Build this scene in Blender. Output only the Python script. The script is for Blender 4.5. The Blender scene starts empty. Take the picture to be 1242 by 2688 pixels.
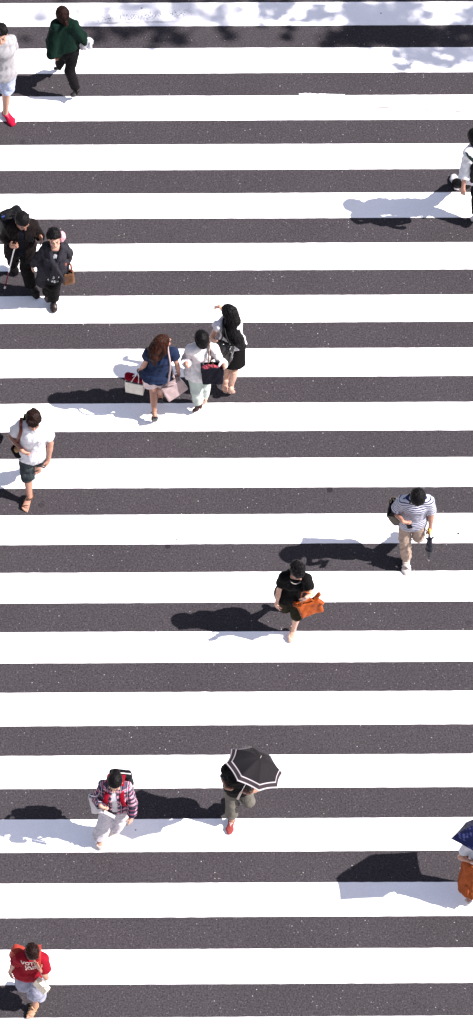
import bpy, math, random
import numpy as np
from mathutils import Vector, Matrix
from mathutils.bvhtree import BVHTree
R = math.radians
SC = bpy.context.scene

# ------------------------------------------------------------ camera, sky, sun, exposure
IW, IH = 1242.0, 2688.0
FPX = 7556.0                 # focal length in photograph pixels
TILT = R(60.0)               # depression of the optical axis
DIST = 34.2
CAM = np.array([0.0, -DIST*math.cos(TILT), DIST*math.sin(TILT)])
cd = bpy.data.cameras.new("camera"); cam = bpy.data.objects.new("camera", cd)
SC.collection.objects.link(cam); SC.camera = cam
cam.location = CAM; cam.rotation_euler = (R(90)-TILT, 0, 0)
cd.sensor_fit = 'VERTICAL'; cd.sensor_height = 24.0; cd.lens = 24.0*FPX/IH
cd.clip_start = 0.5; cd.clip_end = 2000

SUN_EL, SUN_DIR = R(47.5), (-1.0, 0.075)      # shadows run to -x and slightly away
w = bpy.data.worlds.new("World"); SC.world = w; w.use_nodes = True
nt = w.node_tree; bg = nt.nodes['Background']
sky = nt.nodes.new('ShaderNodeTexSky'); sky.sky_type = 'NISHITA'; sky.sun_disc = False
sky.sun_elevation = SUN_EL
az = math.atan2(-SUN_DIR[0], -SUN_DIR[1])      # compass angle of the sun from +y, clockwise
sky.sun_rotation = az
sky.air_density = 1.0; sky.dust_density = 0.6; sky.ozone_density = 1.0
wb = nt.nodes.new('ShaderNodeVectorMath'); wb.operation = 'MULTIPLY'; wb.inputs[1].default_value = (1.30, 1.02, 0.86)   # the camera's white balance
nt.links.new(sky.outputs[0], wb.inputs[0]); nt.links.new(wb.outputs[0], bg.inputs[0]); bg.inputs[1].default_value = 0.088
ld = bpy.data.lights.new("sun", 'SUN'); ld.energy = 4.9; ld.angle = R(0.5); ld.color = (1.0, 0.95, 0.93)
sun = bpy.data.objects.new("sun", ld); SC.collection.objects.link(sun)
_d = Vector((SUN_DIR[0], SUN_DIR[1], -math.tan(SUN_EL)*math.hypot(*SUN_DIR)))
sun.rotation_euler = _d.to_track_quat('-Z', 'Y').to_euler()
vs = SC.view_settings; vs.view_transform = 'Standard'; vs.look = 'None'; vs.exposure = 1.42; vs.gamma = 1.0
SC.cycles.max_bounces = 5

# ------------------------------------------------------------ geometry of the picture plane
_f = np.array([0, math.cos(TILT), -math.sin(TILT)]); _u = np.array([0, math.sin(TILT), math.cos(TILT)])
def ray(px, py):
    d = _f*FPX + np.array([1.0, 0, 0])*(px-IW/2) - _u*(py-IH/2)
    return d
def G(px, py, z=0.0):        # the world point at height z seen at that pixel
    d = ray(px, py); t = (z-CAM[2])/d[2]
    return CAM+d*t
def V(*a): return np.array(a, float)
def nrm(v): v = np.asarray(v, float); return v/(np.linalg.norm(v)+1e-12)
def orth(v, a):
    v = np.asarray(v, float); a = nrm(a); return nrm(v-a*v.dot(a))
def lerp(a, b, t): return a+(b-a)*t

# ------------------------------------------------------------ tags
def tag(o, label=None, cat=None, group=None, kind=None):
    if label: o['label'] = label
    if cat: o['category'] = cat
    if group: o['group'] = group
    if kind: o['kind'] = kind
    return o
def empty(name, loc):
    o = bpy.data.objects.new(name, None); SC.collection.objects.link(o); o.location = loc
    o.empty_display_size = 0.1
    return o

# ------------------------------------------------------------ materials
def new_mat(name):
    m = bpy.data.materials.new(name); m.use_nodes = True
    return m, m.node_tree.nodes, m.node_tree.links, m.node_tree.nodes['Principled BSDF']
def setspec(b, v):
    b.inputs['Specular IOR Level'].default_value = v
_mats = {}
def deep(c):                 # dyed and dark stuff swallows more light than pale stuff does
    if c is None: return None
    L = .3*c[0]+.59*c[1]+.11*c[2]; f = .28+.72*min(1, L/.42)**1.2
    return tuple(v*f for v in c)
def cloth(name, col, rough=0.85, var=0.14, bump=0.35, scale=9.0, spec=0.15, pattern=None, translucent=0):
    """woven fabric: slow creases and tone variation; col None = painted vertex colour"""
    if name in _mats: return _mats[name]
    m, n, l, b = new_mat(name); spec *= .4; col = deep(col)
    b.inputs['Roughness'].default_value = rough; setspec(b, spec)
    tc = n.new('ShaderNodeTexCoord')
    mp = n.new('ShaderNodeMapping'); mp.inputs['Scale'].default_value = (1.0, 1.0, 0.55)
    l.new(tc.outputs['Object'], mp.inputs['Vector'])
    nz = n.new('ShaderNodeTexNoise'); nz.inputs['Scale'].default_value = scale; nz.inputs['Detail'].default_value = 4
    nz.inputs['Distortion'].default_value = 0.8
    l.new(mp.outputs[0], nz.inputs['Vector'])
    fine = n.new('ShaderNodeTexNoise'); fine.inputs['Scale'].default_value = 140; fine.inputs['Detail'].default_value = 2
    l.new(tc.outputs['Object'], fine.inputs['Vector'])
    mr = n.new('ShaderNodeMapRange'); mr.inputs['To Min'].default_value = 1-var; mr.inputs['To Max'].default_value = 1+var*0.7
    mr.inputs['From Min'].default_value = 0.3; mr.inputs['From Max'].default_value = 0.7
    l.new(nz.outputs['Fac'], mr.inputs['Value'])
    mr2 = n.new('ShaderNodeMapRange'); mr2.inputs['To Min'].default_value = 0.9; mr2.inputs['To Max'].default_value = 1.1
    l.new(fine.outputs['Fac'], mr2.inputs['Value'])
    mu = n.new('ShaderNodeMath'); mu.operation = 'MULTIPLY'; l.new(mr.outputs[0], mu.inputs[0]); l.new(mr2.outputs[0], mu.inputs[1])
    vm = n.new('ShaderNodeVectorMath'); vm.operation = 'SCALE'; l.new(mu.outputs[0], vm.inputs['Scale'])
    if pattern: l.new(pattern(m, n, l), vm.inputs[0])
    elif col is None:
        at = n.new('ShaderNodeAttribute'); at.attribute_name = 'col'; l.new(at.outputs['Color'], vm.inputs[0])
    else: vm.inputs[0].default_value = col
    l.new(vm.outputs[0], b.inputs['Base Color'])
    bp = n.new('ShaderNodeBump'); bp.inputs['Strength'].default_value = bump; bp.inputs['Distance'].default_value = 0.03
    l.new(nz.outputs['Fac'], bp.inputs['Height']); l.new(bp.outputs[0], b.inputs['Normal'])
    _mats[name] = m
    return m
def mth(n, l, op, a, b=None):
    x = n.new('ShaderNodeMath'); x.operation = op
    for i, v in enumerate((a, b)):
        if v is None: continue
        if isinstance(v, (int, float)): x.inputs[i].default_value = v
        else: l.new(v, x.inputs[i])
    return x.outputs[0]
def mixc(n, l, fac, a, b):
    x = n.new('ShaderNodeMix'); x.data_type = 'RGBA'
    if isinstance(fac, (int, float)): x.inputs[0].default_value = fac
    else: l.new(fac, x.inputs[0])
    for i, v in ((6, a), (7, b)):
        if isinstance(v, tuple): x.inputs[i].default_value = (*v, 1) if len(v) == 3 else v
        else: l.new(v, x.inputs[i])
    return x.outputs[2]
def stxy(n, l):
    at = n.new('ShaderNodeAttribute'); at.attribute_name = 'st'
    s = n.new('ShaderNodeSeparateXYZ'); l.new(at.outputs['Vector'], s.inputs[0])
    return s.outputs[0], s.outputs[1]
def pat_stripes(m, n, l):
    a, b = stxy(n, l)
    f = mth(n, l, 'FRACT', mth(n, l, 'DIVIDE', a, 0.031))
    return mixc(n, l, mth(n, l, 'LESS_THAN', f, 0.42), (0.43, 0.43, 0.48), (0.018, 0.02, 0.075))
def pat_plaid(m, n, l):
    a, b = stxy(n, l)
    def band(v, per, off, wd):
        return mth(n, l, 'LESS_THAN', mth(n, l, 'FRACT', mth(n, l, 'ADD', mth(n, l, 'DIVIDE', v, per), off)), wd)
    c = mixc(n, l, mth(n, l, 'MULTIPLY', band(a, .07, 0, .55), 0.88), (0.45, 0.30, 0.36), (0.006, 0.008, 0.028))
    c = mixc(n, l, mth(n, l, 'MULTIPLY', band(b, .07, .3, .5), 0.8), c, (0.008, 0.01, 0.032))
    c = mixc(n, l, mth(n, l, 'MULTIPLY', band(a, .07, .22, .13), 0.75), c, (0.42, 0.03, 0.07))
    c = mixc(n, l, mth(n, l, 'MULTIPLY', band(b, .07, .05, .1), 0.55), c, (0.48, 0.45, 0.5))
    return c
def skin_mat():
    if 'skin' in _mats: return _mats['skin']
    m, n, l, b = new_mat('skin')
    at = n.new('ShaderNodeAttribute'); at.attribute_name = 'col'
    tc = n.new('ShaderNodeTexCoord'); nz = n.new('ShaderNodeTexNoise'); nz.inputs['Scale'].default_value = 30; nz.inputs['Detail'].default_value = 3
    l.new(tc.outputs['Object'], nz.inputs['Vector'])
    mr = n.new('ShaderNodeMapRange'); mr.inputs['To Min'].default_value = .88; mr.inputs['To Max'].default_value = 1.1
    l.new(nz.outputs['Fac'], mr.inputs['Value'])
    vm = n.new('ShaderNodeVectorMath'); vm.operation = 'SCALE'; l.new(at.outputs['Color'], vm.inputs[0]); l.new(mr.outputs[0], vm.inputs['Scale'])
    l.new(vm.outputs[0], b.inputs['Base Color']); b.inputs['Roughness'].default_value = .5; setspec(b, .35)
    b.inputs['Subsurface Weight'].default_value = 0.12; b.inputs['Subsurface Radius'].default_value = (.012, .004, .002)
    b.inputs['Subsurface Scale'].default_value = 1.0
    _mats['skin'] = m
    return m
def hair_mat(name, col, tip=None):
    if name in _mats: return _mats[name]
    m, n, l, b = new_mat(name)
    tc = n.new('ShaderNodeTexCoord'); mp = n.new('ShaderNodeMapping'); mp.inputs['Scale'].default_value = (70, 70, 9)
    nz = n.new('ShaderNodeTexNoise'); nz.inputs['Scale'].default_value = 1; nz.inputs['Detail'].default_value = 3
    l.new(tc.outputs['Object'], mp.inputs[0]); l.new(mp.outputs[0], nz.inputs['Vector'])
    col = tuple(c*.35 for c in col); t = tuple(c*.35 for c in tip) if tip else tuple(c*2.2 for c in col)
    cr = n.new('ShaderNodeMapRange'); cr.inputs['From Min'].default_value = .45; cr.inputs['From Max'].default_value = .72
    l.new(nz.outputs['Fac'], cr.inputs['Value'])
    l.new(mixc(n, l, cr.outputs[0], col, t), b.inputs['Base Color'])
    b.inputs['Roughness'].default_value = .5; setspec(b, .06)
    bp = n.new('ShaderNodeBump'); bp.inputs['Strength'].default_value = .45; bp.inputs['Distance'].default_value = .008
    l.new(nz.outputs['Fac'], bp.inputs['Height']); l.new(bp.outputs[0], b.inputs['Normal'])
    _mats[name] = m
    return m
def solid(name, col, rough=.6, spec=.3, metal=0, var=.12, scale=14, bump=.15):
    if name in _mats: return _mats[name]
    m, n, l, b = new_mat(name); spec *= .6; col = deep(col)
    tc = n.new('ShaderNodeTexCoord'); nz = n.new('ShaderNodeTexNoise'); nz.inputs['Scale'].default_value = scale; nz.inputs['Detail'].default_value = 4
    l.new(tc.outputs['Object'], nz.inputs['Vector'])
    mr = n.new('ShaderNodeMapRange'); mr.inputs['To Min'].default_value = 1-var; mr.inputs['To Max'].default_value = 1+var
    mr.inputs['From Min'].default_value = .3; mr.inputs['From Max'].default_value = .7
    l.new(nz.outputs['Fac'], mr.inputs['Value'])
    vm = n.new('ShaderNodeVectorMath'); vm.operation = 'SCALE'; vm.inputs[0].default_value = col; l.new(mr.outputs[0], vm.inputs['Scale'])
    l.new(vm.outputs[0], b.inputs['Base Color']); b.inputs['Roughness'].default_value = rough; setspec(b, spec); b.inputs['Metallic'].default_value = metal
    bp = n.new('ShaderNodeBump'); bp.inputs['Strength'].default_value = bump; bp.inputs['Distance'].default_value = .01
    l.new(nz.outputs['Fac'], bp.inputs['Height']); l.new(bp.outputs[0], b.inputs['Normal'])
    _mats[name] = m
    return m

# ------------------------------------------------------------ mesh output
def mesh_obj(name, verts, faces, mat, parent=None, base=None, col=None, st=None, smooth=True, quads=None):
    """verts in world metres; base = world position of the thing it belongs to"""
    verts = np.asarray(verts, float)
    if base is not None: verts = verts-np.asarray(base)
    me = bpy.data.meshes.new(name)
    if quads is not None:
        q = np.asarray(quads, np.int32); nq = len(q)
        me.vertices.add(len(verts)); me.vertices.foreach_set('co', verts.astype(np.float32).ravel())
        me.loops.add(nq*4); me.loops.foreach_set('vertex_index', q.ravel())
        me.polygons.add(nq); me.polygons.foreach_set('loop_start', np.arange(nq, dtype=np.int32)*4)
        me.update(calc_edges=True); me.validate()
    else:
        me.from_pydata([tuple(v) for v in verts], [], faces); me.update()
    if smooth: me.polygons.foreach_set('use_smooth', np.ones(len(me.polygons), bool))
    if col is not None and len(col) == len(me.vertices):
        a = me.attributes.new('col', 'FLOAT_COLOR', 'POINT'); c = np.ones((len(verts), 4), np.float32); c[:, :3] = col
        a.data.foreach_set('color', c.ravel())
    if st is not None and len(st) == len(me.vertices):
        a = me.attributes.new('st', 'FLOAT_VECTOR', 'POINT'); a.data.foreach_set('vector', st.astype(np.float32).ravel())
    me.materials.append(mat)
    o = bpy.data.objects.new(name, me); SC.collection.objects.link(o)
    if parent is not None: o.parent = parent
    elif base is not None: o.location = base
    return o

# ------------------------------------------------------------ implicit surfaces on a local grid
class F:
    def __init__(s, lo, hi, h=.006):
        s.h = h; s.lo = np.asarray(lo, float)-3*h
        s.n = np.ceil((np.asarray(hi, float)-s.lo)/h).astype(int)+4
        s.v = np.full(s.n, .08, np.float32)
    def box(s, lo, hi):
        i0 = np.clip(np.floor((np.asarray(lo)-s.lo)/s.h).astype(int), 0, s.n-1)
        i1 = np.clip(np.ceil((np.asarray(hi)-s.lo)/s.h).astype(int)+1, 1, s.n)
        i1 = np.maximum(i1, i0+1)
        ax = [(s.lo[a]+np.arange(i0[a], i1[a])*s.h).astype(np.float32) for a in range(3)]
        return tuple(slice(i0[a], i1[a]) for a in range(3)), ax[0][:, None, None], ax[1][None, :, None], ax[2][None, None, :]
    def put(s, fn, lo, hi, k=.0, cut=None, op='u'):
        m = max(k, 2*s.h)+.01
        sl, X, Y, Z = s.box(np.asarray(lo)-m, np.asarray(hi)+m)
        d = fn(X, Y, Z)
        for c in (cut or []):
            p, n = c; d = np.maximum(d, (X-p[0])*n[0]+(Y-p[1])*n[1]+(Z-p[2])*n[2])
        a = s.v[sl]
        if op == 'u':
            if k > 0:
                hh = np.maximum(k-np.abs(a-d), 0)/k; s.v[sl] = np.minimum(a, d)-hh*hh*k*.25
            else: s.v[sl] = np.minimum(a, d)
        else:
            if k > 0:
                hh = np.maximum(k-np.abs(a+d), 0)/k; s.v[sl] = np.maximum(a, -d)+hh*hh*k*.25
            else: s.v[sl] = np.maximum(a, -d)
    def cap(s, a, b, ra, rb=None, k=.0, cut=None, op='u'):
        a = np.asarray(a, float); b = np.asarray(b, float); rb = ra if rb is None else rb
        ab = b-a; L2 = max(ab.dot(ab), 1e-9); r = max(ra, rb)
        def fn(X, Y, Z):
            qx, qy, qz = X-a[0], Y-a[1], Z-a[2]
            t = np.clip((qx*ab[0]+qy*ab[1]+qz*ab[2])/L2, 0, 1)
            return np.sqrt((qx-t*ab[0])**2+(qy-t*ab[1])**2+(qz-t*ab[2])**2)-(ra+(rb-ra)*t)
        s.put(fn, np.minimum(a, b)-r, np.maximum(a, b)+r, k, cut, op)
    def chain(s, pts, rs, k=.0, cut=None):
        for i in range(len(pts)-1): s.cap(pts[i], pts[i+1], rs[i], rs[i+1], k, cut)
    def ecap(s, a, b, A, B, x, k=.0, cut=None, op='u'):
        """limb with an elliptical section: A, B = (half width along x, half depth)"""
        a = np.asarray(a, float); b = np.asarray(b, float); L = np.linalg.norm(b-a)+1e-9; n = (b-a)/L
        x = orth(x, n); y = np.cross(n, x); r = max(A+B); m0 = min(A+B)
        def fn(X, Y, Z):
            qx, qy, qz = X-a[0], Y-a[1], Z-a[2]
            q = qx*n[0]+qy*n[1]+qz*n[2]; t = np.clip(q/L, 0, 1); ex = q-t*L
            u = qx*x[0]+qy*x[1]+qz*x[2]; v = qx*y[0]+qy*y[1]+qz*y[2]
            W = A[0]+(B[0]-A[0])*t; D = A[1]+(B[1]-A[1])*t; M = np.minimum(W, D)
            g = np.sqrt((u/W)**2+(v/D)**2+(ex/M)**2)
            return (g-1)*M
        s.put(fn, np.minimum(a, b)-r, np.maximum(a, b)+r, k, cut, op)
    def ell(s, c, Rm, rad, k=.0, cut=None, op='u'):
        c = np.asarray(c, float); rm = max(rad); mn = min(rad)
        def fn(X, Y, Z):
            q = (X-c[0], Y-c[1], Z-c[2]); g = 0
            for i in range(3):
                e = Rm[i]; g = g+((q[0]*e[0]+q[1]*e[1]+q[2]*e[2])/rad[i])**2
            return (np.sqrt(g)-1)*mn
        s.put(fn, c-rm, c+rm, k, cut, op)
    def rbox(s, c, Rm, half, r=.01, k=.0, cut=None, op='u'):
        c = np.asarray(c, float); rm = float(np.linalg.norm(half))
        def fn(X, Y, Z):
            q = (X-c[0], Y-c[1], Z-c[2]); o = 0; mx = None
            for i in range(3):
                e = Rm[i]; d = np.abs(q[0]*e[0]+q[1]*e[1]+q[2]*e[2])-(half[i]-r)
                o = o+np.maximum(d, 0)**2; mx = d if mx is None else np.maximum(mx, d)
            return np.sqrt(o)+np.minimum(mx, 0)-r
        s.put(fn, c-rm, c+rm, k, cut, op)
    def fold(s, amp, wl, axis=(0, 0, 1), seed=0, stretch=2.6, n=6):
        """creases running along axis"""
        rs = np.random.RandomState(seed); idx = np.nonzero(np.abs(s.v) < .03)
        P = s.lo+np.stack(idx, 1)*s.h; ax = nrm(axis); acc = np.zeros(len(P))
        for i in range(n):
            d = rs.normal(size=3); d = d-ax*d.dot(ax)*(1-1/stretch); d = nrm(d)*2*math.pi/(wl*rs.uniform(.6, 1.7))
            e = rs.normal(size=3)*8
            acc += 1-2*np.abs(np.sin(P@d*.5+1.1*np.sin(P@e)+rs.uniform(0, 6)))
        s.v[idx] += (amp*acc/math.sqrt(n)).astype(np.float32)
    def nets(s):
        v = s.v; S = v < 0
        v[0] = v[-1] = .1; v[:, 0] = v[:, -1] = .1; v[:, :, 0] = v[:, :, -1] = .1; S = v < 0
        c = np.zeros(np.array(S.shape)-1, np.uint8)
        nx, ny, nz = c.shape
        for i in (0, 1):
            for j in (0, 1):
                for k in (0, 1): c += S[i:i+nx, j:j+ny, k:k+nz]
        act = (c > 0) & (c < 8); I = np.nonzero(act); N = len(I[0])
        idx = np.full(c.shape, -1, np.int32); idx[I] = np.arange(N)
        I = np.stack(I, 1); pos = np.zeros((N, 3)); cnt = np.zeros(N)
        cor = [(i, j, k) for i in (0, 1) for j in (0, 1) for k in (0, 1)]
        for a in cor:
            for ax in range(3):
                if a[ax]: continue
                b = list(a); b[ax] = 1
                va = v[I[:, 0]+a[0], I[:, 1]+a[1], I[:, 2]+a[2]]; vb = v[I[:, 0]+b[0], I[:, 1]+b[1], I[:, 2]+b[2]]
                m = (va < 0) != (vb < 0); t = np.where(m, va/np.where(m, va-vb, 1), 0)
                p = np.array(a, float)[None, :].repeat(N, 0); p[:, ax] += t
                pos += p*m[:, None]; cnt += m
        P = s.lo+(I+pos/cnt[:, None])*s.h
        Q = []
        for ax in range(3):
            o1, o2 = (ax+1) % 3, (ax+2) % 3
            sa = [slice(1, -1)]*3; sb = [slice(1, -1)]*3; sa[ax] = slice(0, -1); sb[ax] = slice(1, None)
            A, B = S[tuple(sa)], S[tuple(sb)]; E = np.stack(np.nonzero(A != B), 1)
            if not len(E): continue
            off = np.ones(3, int); off[ax] = 0; g = E+off; ins = A[tuple(E.T)]
            def cell(d1, d2):
                q = g.copy(); q[:, o1] += d1; q[:, o2] += d2; return idx[q[:, 0], q[:, 1], q[:, 2]]
            q = np.stack([cell(-1, -1), cell(0, -1), cell(0, 0), cell(-1, 0)], 1)
            q[~ins] = q[~ins][:, ::-1]; Q.append(q)
        Q = np.concatenate(Q); Q = Q[(Q >= 0).all(1)]
        return P, Q
    def make(s, name, mat, parent=None, base=None, paint=None, stf=None):
        P, Q = s.nets()
        col = paint(P) if paint else None; st = stf(P) if stf else None
        return mesh_obj(name, P, None, mat, parent, base, col, st, quads=Q)
def box_of(pts, pad):
    p = np.array(pts); return p.min(0)-pad, p.max(0)+pad

# ------------------------------------------------------------ ground
SLOPE = 0.0054               # the painted bars run very slightly away to the right
def ground_y(py, px=600.0):
    g = G(px, py); return g[1]-SLOPE*g[0]
def sheet(name, pts, z, mat, kind='structure'):
    o = mesh_obj(name, [(p[0], p[1], z) for p in pts], [tuple(range(len(pts)))], mat, smooth=False)
    return tag(o, kind=kind)
def asphalt_mat():
    m, n, l, b = new_mat('asphalt')
    tc = n.new('ShaderNodeTexCoord'); P = tc.outputs['Object']
    def noise(sc, det=3, v=P):
        x = n.new('ShaderNodeTexNoise'); x.inputs['Scale'].default_value = sc; x.inputs['Detail'].default_value = det; l.new(v, x.inputs['Vector']); return x.outputs['Fac']
    def rng(f, a, b_, c, d):
        x = n.new('ShaderNodeMapRange'); x.inputs['From Min'].default_value = a; x.inputs['From Max'].default_value = b_
        x.inputs['To Min'].default_value = c; x.inputs['To Max'].default_value = d; l.new(f, x.inputs['Value']); return x.outputs[0]
    tone = mth(n, l, 'MULTIPLY', rng(noise(0.9, 5), .3, .7, .93, 1.07), rng(noise(52, 5), .25, .75, .5, 1.5))
    base = n.new('ShaderNodeVectorMath'); base.operation = 'SCALE'; base.inputs[0].default_value = (.0368, .0328, .0360); l.new(tone, base.inputs['Scale'])
    col = base.outputs[0]
    def chips(scale, thr, rad, bright, col):
        v = n.new('ShaderNodeTexVoronoi'); v.inputs['Scale'].default_value = scale; l.new(P, v.inputs['Vector'])
        s = n.new('ShaderNodeSeparateColor'); l.new(v.outputs['Color'], s.inputs[0])
        near = mth(n, l, 'LESS_THAN', v.outputs['Distance'], rad); pick = mth(n, l, 'GREATER_THAN', s.outputs[0], thr)
        lev = mth(n, l, 'MULTIPLY', mth(n, l, 'MULTIPLY', near, pick), rng(s.outputs[1], 0, 1, .25, 1))
        return mixc(n, l, lev, col, bright)
    col = chips(60, .93, .33, (.11, .10, .105), col)
    col = chips(88, .80, .36, (.075, .068, .073), col)
    col = chips(46, .988, .27, (.33, .31, .31), col)
    col = chips(50, .90, .36, (.018, .015, .02), col)
    col = chips(2.6, .86, .10, (.016, .014, .016), col)
    l.new(col, b.inputs['Base Color']); b.inputs['Roughness'].default_value = .9; setspec(b, .02)
    bp = n.new('ShaderNodeBump'); bp.inputs['Strength'].default_value = .5; bp.inputs['Distance'].default_value = .006
    l.new(noise(90, 3), bp.inputs['Height']); l.new(bp.outputs[0], b.inputs['Normal'])
    return m
def paint_mat():
    m, n, l, b = new_mat('road_paint')
    tc = n.new('ShaderNodeTexCoord'); P = tc.outputs['Object']
    def noise(sc, det=3, stretch=None, dist=0):
        x = n.new('ShaderNodeTexNoise'); x.inputs['Scale'].default_value = sc; x.inputs['Detail'].default_value = det; x.inputs['Distortion'].default_value = dist
        if stretch:
            mp = n.new('ShaderNodeMapping'); mp.inputs['Scale'].default_value = stretch; l.new(P, mp.inputs[0]); l.new(mp.outputs[0], x.inputs['Vector'])
        else: l.new(P, x.inputs['Vector'])
        return x.outputs['Fac']
    def rng(f, a, b_, c, d):
        x = n.new('ShaderNodeMapRange'); x.inputs['From Min'].default_value = a; x.inputs['From Max'].default_value = b_
        x.inputs['To Min'].default_value = c; x.inputs['To Max'].default_value = d; l.new(f, x.inputs['Value']); return x.outputs[0]
    sp = n.new('ShaderNodeSeparateXYZ'); l.new(P, sp.inputs[0]); X, Y = sp.outputs[0], sp.outputs[1]
    tone = mth(n, l, 'MULTIPLY', rng(noise(1.3, 5), .3, .7, .93, 1.03), rng(noise(60, 3), .3, .7, .95, 1.04))
    base = n.new('ShaderNodeVectorMath'); base.operation = 'SCALE'; base.inputs[0].default_value = (.84, .82, .83); l.new(tone, base.inputs['Scale'])
    col = base.outputs[0]
    def mask_line(a, b_, wd, soft, grain=None):
        """a worn scuff along the ground segment a-b"""
        a = G(*a); b2 = G(*b_); d = b2-a; L = float(np.hypot(d[0], d[1])); dx, dy = d[0]/L, d[1]/L
        rx = mth(n, l, 'SUBTRACT', X, float(a[0])); ry = mth(n, l, 'SUBTRACT', Y, float(a[1]))
        t = mth(n, l, 'ADD', mth(n, l, 'MULTIPLY', rx, float(dx)), mth(n, l, 'MULTIPLY', ry, float(dy)))
        s = mth(n, l, 'ABSOLUTE', mth(n, l, 'SUBTRACT', mth(n, l, 'MULTIPLY', ry, float(dx)), mth(n, l, 'MULTIPLY', rx, float(dy))))
        ac = rng(s, wd, wd+soft, 1, 0); e1 = rng(t, 0, .25, 0, 1); e2 = rng(t, L-.25, L, 1, 0)
        f = mth(n, l, 'MULTIPLY', ac, mth(n, l, 'MULTIPLY', e1, e2))
        if grain is not None: f = mth(n, l, 'MULTIPLY', f, grain)
        return f
    gr = rng(noise(48, 6), .55, .63, 0, 1); gr2 = rng(noise(5, 4, (1, 3, 1)), .38, .6, .2, 1)
    col = mixc(n, l, mth(n, l, 'MULTIPLY', mask_line((225, 54), (515, 33), .02, .08, gr), .9), col, (.06, .055, .07))
    col = mixc(n, l, mth(n, l, 'MULTIPLY', mask_line((230, 63), (490, 56), .004, .02, gr2), .6), col, (.1, .09, .11))
    col = mixc(n, l, mth(n, l, 'MULTIPLY', mask_line((-30, 28), (62, 40), .02, .05, gr2), .55), col, (.18, .17, .19))
    col = mixc(n, l, mth(n, l, 'MULTIPLY', mask_line((900, 276), (1290, 299), .010, .03, gr2), .95), col, (.20, .18, .19))
    col = mixc(n, l, mth(n, l, 'MULTIPLY', mask_line((100, 1900), (180, 1901), .01, .05, gr2), .6), col, (.22, .2, .2))
    for (px, py, r, c) in ((1203, 1401, .018, .03), (464, 1417, .013, .12), (689, 1709, .014, .2), (936, 2046, .014, .25),
                           (738, 142, .012, .08), (592, 690, .012, .3), (356, 2179, .009, .12), (1095, 2035, .01, .3),
                           (372, 22, .012, .06), (1000, 35, .01, .1), (270, 142, .009, .3), (611, 1686, .02, .55), (50, 1890, .013, .4)):
        g = G(px, py); dx = mth(n, l, 'SUBTRACT', X, float(g[0])); dy = mth(n, l, 'SUBTRACT', Y, float(g[1]))
        d = mth(n, l, 'SQRT', mth(n, l, 'ADD', mth(n, l, 'MULTIPLY', dx, dx), mth(n, l, 'MULTIPLY', dy, dy)))
        d = mth(n, l, 'ADD', d, rng(noise(60, 2), 0, 1, -.006, .006))
        col = mixc(n, l, rng(d, r*.7, r*1.2, 1, 0), col, (c, c*.95, c))
    # scattered tiny dirt and hairline wear
    v = n.new('ShaderNodeTexVoronoi'); v.inputs['Scale'].default_value = 6; l.new(P, v.inputs['Vector'])
    s = n.new('ShaderNodeSeparateColor'); l.new(v.outputs['Color'], s.inputs[0])
    f = mth(n, l, 'MULTIPLY', mth(n, l, 'LESS_THAN', v.outputs['Distance'], .045), mth(n, l, 'GREATER_THAN', s.outputs[0], .93))
    col = mixc(n, l, mth(n, l, 'MULTIPLY', f, .6), col, (.25, .23, .24))
    l.new(col, b.inputs['Base Color']); b.inputs['Roughness'].default_value = .75; setspec(b, .2)
    bp = n.new('ShaderNodeBump'); bp.inputs['Strength'].default_value = .25; bp.inputs['Distance'].default_value = .004
    l.new(noise(80, 3), bp.inputs['Height']); l.new(bp.outputs[0], b.inputs['Normal'])
    return m
ASP, PAINT = asphalt_mat(), paint_mat()
TOPS = [6.5, 126.7, 251.0, 379.2, 507.2, 639.3, 775.5, 915.5, 1058.0, 1202.5, 1350.9, 1501.3, 1657.8, 1817.3, 1982.4, 2149.1, 2317.7, 2491.7, 2669.3]
BOTS = [68.4, 191.9, 316.8, 446.6, 574.0, 709.6, 847.5, 989.5, 1132.7, 1280.3, 1428.4, 1581.1, 1739.2, 1903.4, 2068.5, 2235.5, 2406.6, 2583.5, 2766]
bars = [(ground_y(t), ground_y(b)) for t, b in zip(TOPS, BOTS)]
PER = (bars[0][0]-bars[18][0])/18; WID = PER*.517
for j in range(1, 6): bars.append((bars[18][0]-PER*j, bars[18][0]-PER*j-WID))
Y_TOP = bars[0][0]; ROAD_EDGE = Y_TOP+.95
def rough_edge(y0, x0, x1, rs, amp=.0035):
    xs = np.arange(x0, x1+.01, .07); a = np.cumsum(rs.normal(size=len(xs)))*.0003; a -= np.linspace(a[0], a[-1], len(a))
    return [(x, y0+SLOPE*x+rs.normal()*amp*.28+np.clip(d, -.004, .004)) for x, d in zip(xs, a)]
sheet('road', [(-300, -300), (300, -300), (300, ROAD_EDGE+300*SLOPE), (-300, ROAD_EDGE-300*SLOPE)], 0, ASP)
rs = np.random.RandomState(4)
for (yt, yb) in bars:
    top = rough_edge(yt, -11, 11, rs); bot = rough_edge(yb, -11, 11, rs)
    n_ = len(top); vts = [(x, y, .004) for x, y in bot]+[(x, y, .004) for x, y in top]
    tag(mesh_obj('crosswalk_bar', vts, [(i, i+1, n_+i+1, n_+i) for i in range(n_-1)], PAINT, smooth=False), kind='structure', group='painted crosswalk bars')

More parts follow.
